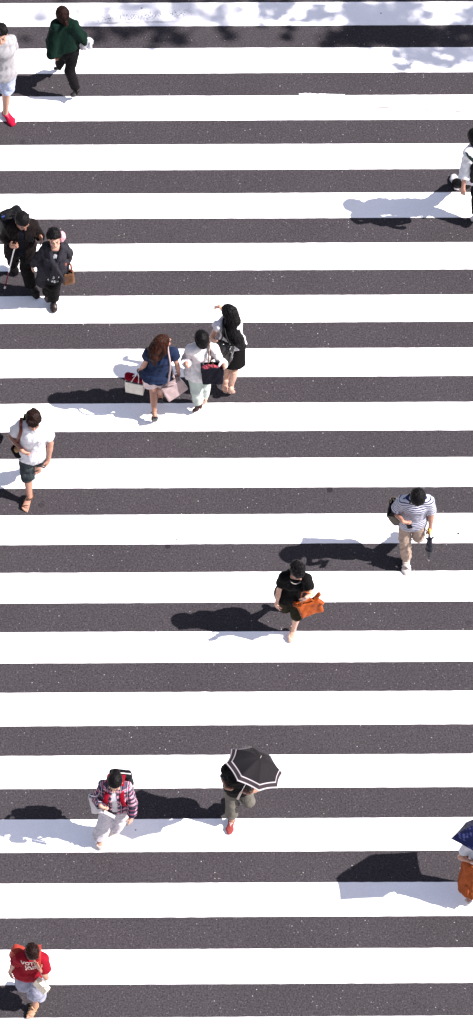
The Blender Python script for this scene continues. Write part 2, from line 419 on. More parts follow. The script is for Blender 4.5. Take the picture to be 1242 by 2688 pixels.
# a smear of spilt paint beside the third bar
_a, _b = G(785, 247), G(905, 249); _n = 26
_top = [(lerp(_a, _b, t)[0], lerp(_a, _b, t)[1]+.004+abs(rs.normal())*.012*(1-t), .0045) for t in np.linspace(0, 1, _n)]
_bot = [(lerp(_a, _b, t)[0], lerp(_a, _b, t)[1]-.004-abs(rs.normal())*.004, .0045) for t in np.linspace(0, 1, _n)]
tag(mesh_obj('paint_smear', _bot+_top, [(i, i+1, _n+i+1, _n+i) for i in range(_n-1)], PAINT, smooth=False), kind='structure')
def slab(name, x0, x1, y0, y1, z0, z1, mat, bev=0.0):
    v = []
    for z in (z0, z1):
        for (x, y) in ((x0, y0), (x1, y0), (x1, y1), (x0, y1)): v.append((x, y+SLOPE*x, z))
    f = [(3, 2, 1, 0), (4, 5, 6, 7), (0, 1, 5, 4), (1, 2, 6, 5), (2, 3, 7, 6), (3, 0, 4, 7)]
    return tag(mesh_obj(name, v, f, mat, smooth=False), kind='structure')
slab('kerb', -60, 60, ROAD_EDGE, ROAD_EDGE+.18, -.1, .13, solid('kerb_stone', (.33, .32, .30), .8))
slab('pavement', -60, 60, ROAD_EDGE+.18, ROAD_EDGE+120, -.1, .12, solid('pavement_stone', (.26, .25, .24), .85, scale=3))

# ------------------------------------------------------------ street trees behind the far kerb: their crowns shade the top bars
def tree(x, y, h, clumps, seed, label):
    rnd = np.random.RandomState(seed)
    base = V(x, y+SLOPE*x, .12); root = empty('street_tree', base); tag(root, label, 'tree')
    f = F(*box_of([base, base+V(0, 0, h)]+[c[0] for c in clumps], .3), h=.05)
    fork = base+V(.1, -.2, h*.42)
    f.cap(base, fork, .17, .12, .03)
    hubs = []
    for c, r, nn in clumps:
        mid = lerp(fork, c, .55)+V(0, 0, .35); f.cap(fork, mid, .06, .03, .03); f.cap(mid, c, .03, .02, .02)
        hubs.append((mid, c, r, nn))
    f.make('trunk', solid('bark', (.09, .07, .055), .9, .1, scale=9, bump=.6), root, base)
    vs_, fs = [], []
    for mid, c, r, nn in hubs:
        for t in range(max(1, nn//26)):
            q = c+rnd.normal(size=3)*r*V(.5, .5, .38)
            rr = r*rnd.uniform(.2, .42)
            for i in range(17):
                p = q+rnd.normal(size=3)*rr*V(.75, .75, .55)
                s = rnd.uniform(.045, .085); a = nrm(rnd.normal(size=3)+V(0, 0, .2)); n2 = nrm(rnd.normal(size=3)+V(0, 0, 1.2)); b_ = np.cross(n2, a); b_ = nrm(b_)
                k = len(vs_)
                vs_ += [p-a*s, p-b_*s*.42+n2*s*.1, p+a*s, p+b_*s*.42+n2*s*.1]; fs.append((k, k+1, k+2, k+3))
    m, n, l, b = new_mat('foliage_'+str(seed)); b.inputs['Base Color'].default_value = (.055, .10, .03, 1); b.inputs['Roughness'].default_value = .55
    m.name = 'foliage'
    tcn = n.new('ShaderNodeTexCoord'); nz = n.new('ShaderNodeTexNoise'); nz.inputs['Scale'].default_value = 2.5; l.new(tcn.outputs['Object'], nz.inputs['Vector'])
    l.new(mixc(n, l, nz.outputs['Fac'], (.035, .07, .02), (.1, .15, .04)), b.inputs['Base Color'])
    mesh_obj('crown', vs_, fs, m, root, base, smooth=False)
def overhead(px, py, z):     # the point at height z whose shadow falls on that pixel
    g = G(px, py); d = z/math.tan(SUN_EL); u = nrm(V(SUN_DIR[0], SUN_DIR[1], 0))
    return g-u*d+V(0, 0, z)
_c1 = [(overhead(px, py, z*1.3), r, n_) for px, py, z, r, n_ in (
    (915, 98, 5.6, .2, 420), (980, 92, 6.2, .24, 560), (1045, 90, 5.2, .23, 560), (1110, 98, 5.9, .22, 430), (1180, 100, 5.4, .2, 340), (1245, 95, 6.4, .24, 380),
    (960, 45, 5.8, .26, 420), (1040, 42, 6.5, .27, 560), (1095, 20, 7, .2, 200), (1235, 35, 6.0, .15, 110),
    (1052, 145, 4.4, .09, 150), (1056, 175, 4.4, .09, 140), (1175, 150, 5.0, .2, 300), (1120, 140, 5.2, .14, 130), (1205, 140, 5.2, .12, 120), (855, 112, 5.5, .08, 70), (905, 30, 6.2, .2, 210),
    (1330, 60, 6.4, .4, 1100), (1400, 90, 5.8, .4, 1000), (1000, -110, 6.8, .5, 1700), (1140, -115, 7, .5, 1700), (1280, -110, 7.2, .5, 1700), (860, -100, 7.4, .4, 1000))]
_c2 = [(overhead(px, py, z*1.4), r, n_) for px, py, z, r, n_ in (
    (756, 95, 5.3, .07, 110), (745, 72, 5.5, .07, 60), (605, 92, 6.4, .09, 90), (590, 74, 6.2, .09, 70), (475, 92, 6.8, .13, 150), (420, 82, 7, .15, 170), (395, 108, 7.4, .09, 70), (335, 80, 7.6, .14, 120), (290, 84, 7.6, .12, 90),
    (255, 95, 7.8, .12, 70), (65, 90, 8, .06, 35), (705, 22, 4.6, .18, 190), (722, 45, 4.4, .09, 60), (770, 20, 4.9, .18, 190), (835, 38, 4.7, .17, 190), (800, 50, 4.6, .1, 60), (690, 55, 6.0, .06, 30), (560, 35, 6.8, .2, 130),
    (490, 30, 7.2, .24, 170), (380, 30, 7.8, .26, 160), (280, 45, 8.2, .24, 120), (105, 45, 8.6, .16, 90), (190, 32, 8.8, .2, 110), (330, 24, 8.6, .22, 130), (430, 48, 8.4, .2, 110), (235, 55, 8.8, .14, 60), (610, 20, 7.4, .2, 120), (520, -110, 7.2, .5, 1300), (660, -110, 7, .5, 1400), (380, -110, 8, .5, 1100), (230, -110, 8.4, .4, 700))]
tree(overhead(1110, 0, 7)[0]+.5, ROAD_EDGE+1.3, 8.0, _c1, 11, 'leafy street tree on the pavement shading the right end of the top bars')
tree(overhead(520, 0, 9)[0]+.6, ROAD_EDGE+1.4, 10.0, _c2, 12, 'tall street tree on the pavement with thin foliage shading the top left bars')

# ------------------------------------------------------------ people
DOWN, UP = V(0, 0, -1), V(0, 0, 1)
class Person:
    """joints are picked in the picture (zoom frame Z = x0, y0, scale) and given depth by bone length and height"""
    def __init__(s, Z, H, face, pts, zh=None, female=True, build=1.0, skin=(.56, .33, .22), look=0, nod=0, seed=1, turn=0, hipturn=None, footscale=1.0):
        s.Z, s.H, s.female, s.b, s.skin, s.seed = Z, H, female, build, skin, seed
        s.fw = nrm(V(math.sin(R(face)), -math.cos(R(face)), 0))         # 0 = towards the camera side, 90 = to the right
        s.J = {}; s.pts = pts; zh = zh or {}
        L = dict(neck=.30, head=.098, sR=.112 if not female else .103, arm=.178, fore=.148, hand=.10, thigh=.245, shin=.24)
        hint = dict(pel=.515, neck=.83, head=.925, sR=.80, sL=.80, eR=.62, eL=.62, wR=.49, wL=.49, fR=.40, fL=.40, kR=.28, kL=.28, aR=.052, aL=.052, tR=.012, tL=.012)
        def zz(k): return zh.get(k, hint[k]*H)
        def fix(k): s.J[k] = s.at(pts[k], zz(k))
        def solve(k, cons, wz=.35):
            best = None; z0 = zz(k)
            for z in np.arange(max(.01, z0-.6), min(2.1, z0+.6), .004):
                p = s.at(pts[k], z)
                e = sum((np.linalg.norm(p-s.J[o])-ln*H)**2 for o, ln in cons)+wz*wz*.25*(z-z0)**2
                if best is None or e < best[0]: best = (e, p)
            s.J[k] = best[1]
        fix('pel'); solve('neck', [('pel', L['neck'])], .8); solve('head', [('neck', L['head'])], .8)
        for d in 'RL': solve('s'+d, [('neck', L['sR'])], 1.0)
        hf = s.fw if hipturn is None else nrm(V(math.sin(R(hipturn)), -math.cos(R(hipturn)), 0))
        s.hx = nrm(np.cross(hf, UP)); s.hf = hf                            # towards the person's right
        hw = (.053 if female else .05)*H
        s.J['hR'] = s.J['pel']+s.hx*hw; s.J['hL'] = s.J['pel']-s.hx*hw
        for d in 'RL':
            if zh.get('free'+d):                  # a swung leg: knee then ankle by length
                solve('k'+d, [('h'+d, L['thigh'])]); solve('a'+d, [('k'+d, L['shin'])])
            else:
                fix('a'+d); solve('k'+d, [('h'+d, L['thigh']), ('a'+d, L['shin'])], .1)
            fix('t'+d)
            if 'e'+d in pts:
                solve('e'+d, [('s'+d, L['arm'])]); solve('w'+d, [('e'+d, L['fore'])]); solve('f'+d, [('w'+d, L['hand'])])
            v = nrm(s.J['t'+d]-s.J['a'+d]); t = s.J['a'+d]+v*.112*H
            s.J['t'+d] = t
            low = min(t[2]-.016, 0)
            if low < 0: s.J['a'+d] = s.J['a'+d]-V(0, 0, low); s.J['t'+d] = t-V(0, 0, low)
        J = s.J
        s.sx = nrm(J['sR']-J['sL']); s.sx = nrm(s.sx*.6+nrm(V(s.sx[0], s.sx[1], 0))*.4)
        s.spine = nrm(J['neck']-J['pel'])
        s.tf = nrm(np.cross(s.spine, s.sx)); 
        if s.tf.dot(s.fw) < 0: s.tf = -s.tf
        # head frame: right (person's), forward, up
        a = R(face+look); fwd = V(math.sin(a), -math.cos(a), 0); rt = np.cross(fwd, UP)
        n_ = R(nod); s.hfw = fwd*math.cos(n_)-UP*math.sin(n_); s.hup = UP*math.cos(n_)+fwd*math.sin(n_)
        if turn: # sideways tilt
            t_ = R(turn); rt, s.hup = rt*math.cos(t_)+s.hup*math.sin(t_), s.hup*math.cos(t_)-rt*math.sin(t_)
        s.hrt = rt; s.hs = H/1.7*(1.0 if not female else .99)*(.985+.015*1.7/H)*(1.7/H)**.45
        g = (J['aR']+J['aL'])/2; s.base = V(g[0], g[1], 0)
        s.pal = {}; s.bust = True
    def at(s, p, z): return G(s.Z[0]+p[0]/s.Z[2], s.Z[1]+p[1]/s.Z[2], z)
    def hp(s, r, f, u):       # a point in head space
        return s.J['head']+(s.hrt*r+s.hfw*f+s.hup*u)*s.hs
    def torso(s, f, off=0.0, k=.03, bottom=None, flare=0.0, cut=None, bust=True):
        J = s.J; q = s.H/1.7; fem = s.female; b = s.b
        pel, nk = J['pel'], J['neck']; wst = lerp(pel, nk, .36)-s.tf*.0; ch = lerp(pel, nk, .70); top = lerp(pel, nk, .93)
        hw = .15*q*b if fem else .143*q*b; ww = (.108 if fem else .122)*q*b; cw = (.126 if fem else .148)*q*b
        o = off
        f.ecap(pel-s.spine*.05*q, wst, (hw+o+flare, .108*q*b+o+flare*.8), (ww+o, .092*q*b+o), s.hx*.5+s.sx*.5, k, cut)
        f.ecap(wst, ch, (ww+o, .092*q*b+o), (cw+o, .105*q*b+o), s.sx, k, cut)
        f.ecap(ch, top, (cw+o, .105*q*b+o), (cw*.92+o, .062*q+o), s.sx, k, cut)
        if fem and bust:
            for e in (-1, 1): f.ell(ch-s.spine*.03*q+s.sx*e*.065*q+s.tf*.075*q, (s.sx, s.tf, s.spine), (.055*q+o, .05*q+o, .055*q+o), .04, cut)
        for d in 'RL': f.cap(lerp(nk, J['s'+d], .25)-s.spine*.012, J['s'+d], .048*q+o, (.054 if not fem else .047)*q+o, k, cut)
        if bottom is not None:
            f.ecap(pel, bottom, (hw+o+flare*.7, .108*q*b+o+flare*.6), (hw+o+flare, .108*q*b+o+flare), s.hx, k, cut)
    def arm(s, f, d, off=0., upto=2.0, k=.012, flare=0., cut=True, fr=0.):
        """sleeve or arm from the shoulder; upto 1 = elbow, 2 = wrist"""
        J = s.J; q = s.H/1.7*(1.0 if not s.female else .9)*(.5+.5*s.b)
        if 'e'+d not in J: return
        S, E, W = J['s'+d], J['e'+d], J['w'+d]
        r = [.047*q, .036*q, .024*q]
        t = min(upto, 1); p = lerp(S, E, t); n_ = nrm(E-S)
        if upto <= 1:
            f.cap(S, p+n_*.05, r[0]+off, lerp(r[0], r[1], t)+off+flare, k, [(p, n_)] if cut else None)
        else:
            f.cap(S, E, r[0]+off, r[1]+off+flare*.4, k)
            t = upto-1; p = lerp(E, W, t); n_ = nrm(W-E)
            if off == 0: f.ell(lerp(E, W, .3), (n_, orth(UP+V(.1, 0, 0), n_), np.cross(n_, orth(UP+V(.1, 0, 0), n_))), (.09*q, .037*q, .037*q), .02)
            f.cap(E, p+(n_*.04 if off else 0), r[1]+off+flare*.4, lerp(r[1], r[2], t)+off+flare, k, [(p, n_)] if off and cut else None)
    def leg(s, f, d, off=0., upto=2.0, k=.015, rk=None, ra=None, rt=None):
        J = s.J; q = s.H/1.7*(1.0 if not s.female else .97)*(.6+.4*s.b)
        Hh, K, A = J['h'+d], J['k'+d], J['a'+d]
        r = [(rt or .078*q)+off, (rk or .05*q)+off, (ra or .033*q)+off]
        t = min(upto, 1); p = lerp(Hh, K, t); n_ = nrm(K-Hh)
        f.cap(Hh, p+(n_*.05 if upto < 1 else 0), r[0], lerp(r[0], r[1], t), .03 if off == 0 else k, [(p, n_)] if upto < 1 else None)
        if upto > 1:
            t = upto-1; p = lerp(K, A, t); n_ = nrm(A-K)
            f.cap(K, p+(n_*.05 if off else 0), r[1], lerp(r[1], r[2], t), k, [(p, n_)] if off and upto < 2.3 else None)
            if not off and not rk:
                back = -s.hf if np.linalg.norm(np.cross(n_, s.hf)) > .3 else UP
                f.ell(lerp(K, A, .3)+orth(back, n_)*.018*q, (n_, orth(back, n_), np.cross(n_, orth(back, n_))), (.12*q, .045*q, .045*q), .03)
    def footframe(s, d):
        J = s.J; a, t = J['a'+d], J['t'+d]; v = nrm(t-a); ref = s.hf*.75+UP*.7
        un = orth(ref, v); al = math.atan2(.052, .17); fd = v*math.cos(al)+un*math.sin(al); un = orth(ref, fd)
        return a, fd, un, np.cross(fd, un), s.H/1.7*(1.0 if not s.female else .93)
    def foot(s, f, d, off=0., toes=True, k=.012):
        a, fd, un, lt, q = s.footframe(d); o = off
        P = lambda x, y, z: a+(fd*x+un*y+lt*z)*q
        f.ell(P(-.025, -.042, 0), (fd, un, lt), (.04*q+o, .032*q+o, .032*q+o), k)
        f.ecap(P(.0, -.022, 0), P(.115, -.05, 0), (.032*q+o, .036*q+o), (.042*q+o, .021*q+o), lt, k)
        f.cap(a, P(-.012, -.035, 0), .034*q+o, .03*q+o, k)
        sg = 1 if d == 'R' else -1
        if toes:
            for i, (z, ln, r) in enumerate(((-.031, .052, .0125), (-.012, .05, .0095), (.005, .044, .009), (.02, .036, .0085), (.033, .026, .008))):
                f.cap(P(.112, -.057, z*sg), P(.118+ln, -.061, z*sg*1.05), r*q, r*q*.85, .004)
        else:
            f.ecap(P(.11, -.047, 0), P(.165, -.052, -.006*sg), (.042*q+o, .02*q+o), (.03*q+o, .014*q+o), lt, k)
    def hand(s, f, d, curl=.45, spread=1.0, n_=None):
        J = s.J
        if 'f'+d not in J: return
        W, T = J['w'+d], J['f'+d]; D = nrm(T-W); q = s.H/1.7*(1.02 if not s.female else .95)
        body = lerp(J['pel'], J['neck'], .4)
        n_ = orth(n_ if n_ is not None else (body-W)*V(1, 1, 0)-s.fw*.25*np.linalg.norm((body-W)[:2]), D)
        th = np.cross(D, n_) if d == 'R' else np.cross(n_, D)
        s.pal[d] = (W, D, n_, th)
        P = lambda a, b_, c: W+(D*a+n_*b_+th*c)*q
        f.ecap(P(-.01, 0, 0), P(.03, 0, 0), (.026*q, .019*q), (.036*q, .015*q), th, .012)
        f.ecap(P(.03, 0, 0), P(.078, .004, 0), (.036*q, .015*q), (.038*q, .0125*q), th, .01)
        for i, (c, ln, r) in enumerate(((.029, .068, .0088), (.0098, .077, .0092), (-.0098, .071, .0088), (-.028, .056, .0078))):
            p = P(.076, .004, c); dirr = D+th*c*2.2*spread; ang = curl*(1+.12*i)
            L3 = (ln*.46, ln*.30, ln*.24)
            for sgi, ls in enumerate(L3):
                ang2 = ang*(.45+sgi*.75); dd = nrm(dirr)*math.cos(ang2)+n_*math.sin(ang2)
                p2 = p+dd*ls*q; f.cap(p, p2, r*q*(1-.08*sgi), r*q*(1-.08*(sgi+1)), .003); p = p2
        p = P(.022, .004, .026); p2 = p+nrm(D*.75+th*.75+n_*.35)*.036*q; p3 = p2+nrm(D*.9+th*.3+n_*.45)*.03*q
        f.cap(P(.01, 0, .01), p, .016*q, .0145*q, .006); f.cap(p, p2, .0135*q, .011*q, .004); f.cap(p2, p3, .0105*q, .009*q, .003)
    def headshape(s, f):
        q = s.hs; c = s.J['head']; Rm = (s.hrt, s.hfw, s.hup)
        f.cap(s.J['neck']-s.spine*.01, s.hp(0, -.022, -.055), (.058 if not s.female else .049)*q, (.054 if not s.female else .046)*q, .03)
        f.ell(s.hp(0, -.012, .022), Rm, (.074*q, .094*q, .09*q), .01)
        f.ell(s.hp(0, .028, -.045), Rm, (.056*q, .062*q, .066*q), .025)
        f.ell(s.hp(0, .066, -.092), Rm, (.024*q, .02*q, .018*q), .02)
        for e in (-1, 1):
            f.ell(s.hp(e*.032, .097, .002), Rm, (.017*q, .014*q, .012*q), .012, op='s')
            f.ell(s.hp(e*.031, .079, .0), Rm, (.0125*q, .0125*q, .0125*q), .003)
            f.cap(s.hp(e*.014, .086, .02), s.hp(e*.045, .076, .019), .0075*q, .006*q, .008)
            f.ell(s.hp(e*.045, .06, -.03), Rm, (.018*q, .018*q, .016*q), .015)
            f.ell(s.hp(e*.077, -.008, -.012), Rm, (.009*q, .018*q, .03*q), .006)
        f.cap(s.hp(0, .088, .008), s.hp(0, .108, -.034), .0085*q, .0125*q, .008)
        f.cap(s.hp(-.018, .088, -.066), s.hp(.018, .088, -.066), .0075*q, None, .006)
    def skin_paint(s, P):
        c = np.array(s.skin)[None, :].repeat(len(P), 0); q = P-s.J['head']; hs = s.hs
        x, y, z = q@s.hrt/hs, q@s.hfw/hs, q@s.hup/hs
        front = (y > .045) & (np.abs(x) < .07) & (np.abs(z) < .12)
        ax = np.abs(x)
        def mix(m, col, a=1.0):
            m = (m*front*a)[:, None]; c[:] = c*(1-m)+np.array(col)*m
        mix(np.exp(-(((ax-.05)/.022)**2+((z+.032)/.02)**2)), (s.skin[0]*1.02, s.skin[1]*.72, s.skin[2]*.7), .6)
        mix((((ax-.032)/.0165)**2+((z-.0005)/.0075)**2 < 1)*1., (.03, .018, .015))
        mix(((np.abs(ax-.031) < .019) & (np.abs(z-.021-(.004-np.abs(ax-.033)*.25)) < .0048))*1., (.03, .02, .016), .9)
        mix((((x)/.026)**2+((z+.066)/.0085)**2 < 1)*1., (.42, .13, .11), .85)
        mix((((ax-.007)/.004)**2+((z+.044)/.0035)**2 < 1)*1., (.16, .05, .04), .8)
        return c
    def body(s, label, group=None, hands=None, bare_legs=True, bare_feet=True, h=.0055, hn=None):
        f = F(*box_of(list(s.J.values()), .17), h=h)
        s.torso(f, bust=s.bust)
        hands = hands or {}; hn = hn or {}
        for d in 'RL':
            s.leg(f, d); s.foot(f, d, toes=bare_feet)
        for d in 'RL':
            if 'e'+d in s.J:
                s.arm(f, d); s.hand(f, d, hands.get(d, .5), 1.0, hn.get(d))
        s.headshape(f)
        s.o = f.make('person', skin_mat(), None, s.base, paint=s.skin_paint)
        tag(s.o, label, 'person', group)
        return s.o
    def kid(s, f, name, mat, label=None, **kw):
        o = f.make(name, mat, s.o, s.base, **kw)
        if label: o['label'] = label
        return o
    def field(s, keys=None, pad=.2, h=.007, extra=()):
        return F(*box_of([s.J[k] for k in (keys or s.J)]+list(extra), pad), h=h)
    def st(s, P):
        """cloth coordinates: along the bone, around the bone"""
        J = s.J
        segs = [(J['pel'], J['neck'], s.sx, .17)]
        for d in 'RL':
            if 'e'+d in J: segs.append((J['s'+d]+(J['e'+d]-J['s'+d])*.1, J['e'+d], s.tf, .055)); segs.append((J['e'+d], J['w'+d], s.tf, .05))
        out = np.zeros((len(P), 3)); best = np.full(len(P), 9.)
        for i, (a, b_, x, r) in enumerate(segs):
            ab = b_-a; L = np.linalg.norm(ab); n_ = ab/L; t = np.clip((P-a)@n_, 0, L)
            dist = np.linalg.norm(P-a-t[:, None]*n_, axis=1)-r; m = dist < best; best[m] = dist[m]
            xx = orth(x, n_); out[m, 0] = ((P-a)@n_)[m]+i*.013; out[m, 1] = ((P-a)@xx)[m]+i*.02
        return out
    # ---- garments
    def top(s, name, mat, sleeve=.55, hem=.10, off=.014, flare=.02, sflare=.018, neckr=.072, neckdrop=0., fold=.0035, nseed=0, h=.0065, bust=True, extra=None, wl=.09):
        J = s.J; q = s.H/1.7
        keys = [k for k in ('pel', 'neck', 'sR', 'sL', 'eR', 'eL', 'wR', 'wL') if k in J]
        bot = J['pel']-s.spine*hem*q
        f = s.field(keys, .24, h, extra=[bot])
        s.torso(f, off, bottom=bot, flare=flare, cut=[(bot, -s.spine)], bust=bust)
        if isinstance(sleeve, (int, float)): sleeve = dict(R=sleeve, L=sleeve)
        for d in 'RL':
            if sleeve[d] > 0: s.arm(f, d, off*.85+.003, sleeve[d], .02, sflare)
        if fold: f.fold(fold, wl, s.spine*.6+V(.35, .2, 0), s.seed+nseed)
        nk = J['neck']+s.tf*(.012+neckdrop*.5)
        f.ell(nk+s.spine*.045-s.spine*neckdrop, (s.sx, s.tf, s.spine), (neckr*q, neckr*q*1.0+neckdrop*.6, .055*q), .008, op='s')
        f.cap(J['neck'], s.hp(0, -.022, -.055), .062*q, .06*q, .0, op='s')
        if extra: extra(f)
        return s.kid(f, name, mat, stf=s.st)
    def trousers(s, name, mat, upto=1.85, off=.012, rk=None, ra=None, rt=None, fold=.003, h=.0065, waist=.03, wl=.08, k=.02, pair=None):
        J = s.J; q = s.H/1.7; f = s.field(['pel', 'hR', 'hL', 'kR', 'kL', 'aR', 'aL'], .22, h, extra=[lerp(J['pel'], J['neck'], .4)])
        hw = (.15 if s.female else .143)*q*s.b
        tp = J['pel']+s.spine*waist*q
        f.ecap(J['pel']-s.spine*.05*q, J['pel']+s.spine*(waist+.06)*q, (hw+off, .108*q*s.b+off), (hw*.85+off, .095*q*s.b+off), s.hx, .03, [(tp, s.spine)])
        for d in 'RL': s.leg(f, d, off, upto, k, rk and rk-off, ra and ra-off, rt and rt-off)
        if fold: f.fold(fold, wl, V(.8, .5, .25), s.seed+7)
        return s.kid(f, name, mat)
    def skirt(s, name, mat, bot, w0=None, w1=(.24, .18), fold=.006, h=.0065, waist=.08, extra=None, wl=.12, ax=(0, 0, 1)):
        J = s.J; q = s.H/1.7; bot = np.asarray(bot, float); f = s.field(['pel', 'hR', 'hL'], .3, h, extra=[bot-V(.12, .12, 0), bot+V(.12, .12, 0)])
        tp = J['pel']+s.spine*waist*q; n_ = nrm(bot-J['pel'])
        w0 = w0 or (.15*q*s.b+.015, .11*q*s.b+.015)
        f.ecap(J['pel'], tp+s.spine*.05, w0, (w0[0]*.85, w0[1]*.85), s.hx, .02, [(tp, s.spine)])
        f.ecap(J['pel'], bot+n_*.09, w0, w1, s.hx, .03, [(bot, n_)])
        if fold: f.fold(fold, wl, ax, s.seed+3)
        if extra: extra(f)
        return s.kid(f, name, mat)
    def shoe(s, d, mat, off=.008, sole=None, name='shoe', low=False, heel=0, label=None, lace=None):
        a, fd, un, lt, q = s.footframe(d); P = lambda x, y, z: a+(fd*x+un*y+lt*z)*q
        f = F(*box_of([P(-.06, -.08, 0), P(.2, -.07, 0), a+un*.05], .09), h=.005)
        s.foot(f, d, off, toes=False, k=.02)
        f.cap(P(-.005, .0, 0), P(-.012, -.03, 0), .042*q+off*.4, .036*q+off*.4, .015)
        cutp = P(0, -.028 if low else .004, 0)
        f.put(lambda X, Y, Z: -((X-cutp[0])*un[0]+(Y-cutp[1])*un[1]+(Z-cutp[2])*un[2]), f.lo, f.lo+f.n*f.h, 0, None, 's')
        if low: f.ecap(P(-.02, -.035, 0), P(.06, -.028, 0), (.028*q, .02), (.024*q, .015), lt, 0, None, 's')
        bt = P(0, -.078, 0)
        f.put(lambda X, Y, Z: ((X-bt[0])*un[0]+(Y-bt[1])*un[1]+(Z-bt[2])*un[2]), f.lo, f.lo+f.n*f.h, 0, None, 's')
        if heel: f.cap(P(-.03, -.05, 0), P(-.032, -.05-heel, 0), .02, .014, .01)
        o = s.kid(f, name, mat, label)
        if sole is not None:
            g = F(*box_of([P(-.08, -.09, 0), P(.22, -.07, 0)], .08), h=.0045)
            g.ecap(P(-.03, -.078, 0), P(.06, -.078, 0), (.037*q+off, .012), (.038*q+off, .012), lt, .01)
            g.ecap(P(.06, -.078, 0), P(.145, -.078, 0), (.042*q+off, .012), (.044*q+off, .012), lt, .01)
            sb = g.make('sole', sole, o, s.base)
        if lace is not None:
            g = F(*box_of([P(0, 0, 0), P(.14, -.02, 0)], .06), h=.004)
            for i in range(5):
                x = .035+i*.018; y = .006-i*.0085
                g.cap(P(x, y-.004, -.022), P(x, y+off*.9, 0), .0045); g.cap(P(x, y+off*.9, 0), P(x, y-.004, .022), .0045)
            g.make('lace', lace, o, s.base)
        return o
    def sandal(s, d, mat, heel=.0, straps=((.11, .042, 'x'), (.05, .042, ''), (-.005, .05, 'ankle'))):
        a, fd, un, lt, q = s.footframe(d); P = lambda x, y, z: a+(fd*x+un*y+lt*z)*q
        f = F(*box_of([P(-.08, -.1-heel, 0), P(.2, -.07, 0), a+un*.06], .08), h=.0045)
        f.ecap(P(-.03, -.08, 0), P(.06, -.08, 0), (.036*q, .011), (.038*q, .011), lt, .01)
        f.ecap(P(.06, -.08, 0), P(.15, -.08, 0), (.04*q, .011), (.042*q, .01), lt, .01)
        if heel: f.cap(P(-.03, -.08, 0), P(-.035, -.08-heel, 0), .022, .016, .006)
        for x, w_, kd in straps:
            pts = []
            for t in np.linspace(-1, 1, 9):
                an = t*1.75; sk = .03*t if kd == 'x' else 0
                if kd == 'ankle': pts.append(a+un*(.012)+(fd*math.cos(t*3.14)*.047+lt*math.sin(t*3.14)*.042)*q)
                else: pts.append(P(x+sk, -.062+math.cos(an)*(.032+.028*max(0, (.12-x)/.12)), math.sin(an)*w_))
            for i in range(8): f.cap(pts[i], pts[i+1], .0068, None, .004)
        return s.kid(f, 'sandal', mat)
    def hair(s, mat, style='short', k=.012, vol=.0, seed=0, fringe=0., chains=(), amp=.0035, name='hair'):
        """skull cap of strands; chains = [(points in world, radii)] for long hair"""
        q = s.hs; extra = [p for c in chains for p in c[0]]
        f = F(*box_of([s.J['head']]+extra, .19), h=.005)
        Rm = (s.hrt, s.hfw, s.hup); v = vol
        pc, pn = s.hp(0, .075, .062-fringe), nrm(s.hfw*.62-s.hup*.78)
        pc2, pn2 = s.hp(0, -.02, -.05), nrm(-s.hup*.95+s.hfw*.3)
        cuts = [(pc, pn), (s.hp(0, -.03, -.075), -s.hup)]
        f.ell(s.hp(0, -.018, .03), Rm, (.085*q+v, .104*q+v, .094*q+v), .0, cuts)
        # thin cap below the line at the sides and nape
        f.ell(s.hp(0, -.035, -.02), Rm, (.079*q+v*.6, .078*q+v*.6, .085*q), .015, [(s.hp(0, -.0, 0), nrm(s.hfw-s.hup*.15)), (s.hp(0, 0, -.085), -s.hup)])
        if fringe:
            for x in (-.05, -.03, -.01, .01, .03, .05):
                f.cap(s.hp(x*.9, .06, .085), s.hp(x, .094-abs(x)*.35, .045-fringe*.6), .02*q, .011*q, .012)
        for c in chains: f.chain(c[0], c[1], .02)
        rs_ = np.random.RandomState(seed+s.seed); idx = np.nonzero(np.abs(f.v) < .03); P = f.lo+np.stack(idx, 1)*f.h-s.J['head']
        x, y, z = P@s.hrt, P@s.hfw, P@s.hup; ang = np.arctan2(x, -y+.03)+.35*np.sin(P@rs_.normal(size=3)*30)+.2*np.sin(P@rs_.normal(size=3)*55)
        g = sum(np.sin(P@(rs_.normal(size=3)*V(70, 70, 25))+rs_.uniform(0, 6)) for _ in range(4))
        f.v[idx] += (amp*(np.sin(ang*13+5*np.sin(z*22+seed)+2*np.sin(x*40))+.45*g)).astype(np.float32)
        return s.kid(f, name, mat)

SKIN_A, SKIN_B, SKIN_C = (.31, .155, .108), (.40, .225, .165), (.24, .115, .075)
BLACKHAIR = hair_mat('black_hair', (.008, .007, .008)); BROWNHAIR = hair_mat('dark_brown_hair', (.016, .007, .006), (.06, .022, .017))
REDHAIR = hair_mat('chestnut_hair', (.03, .010, .007), (.13, .04, .022))

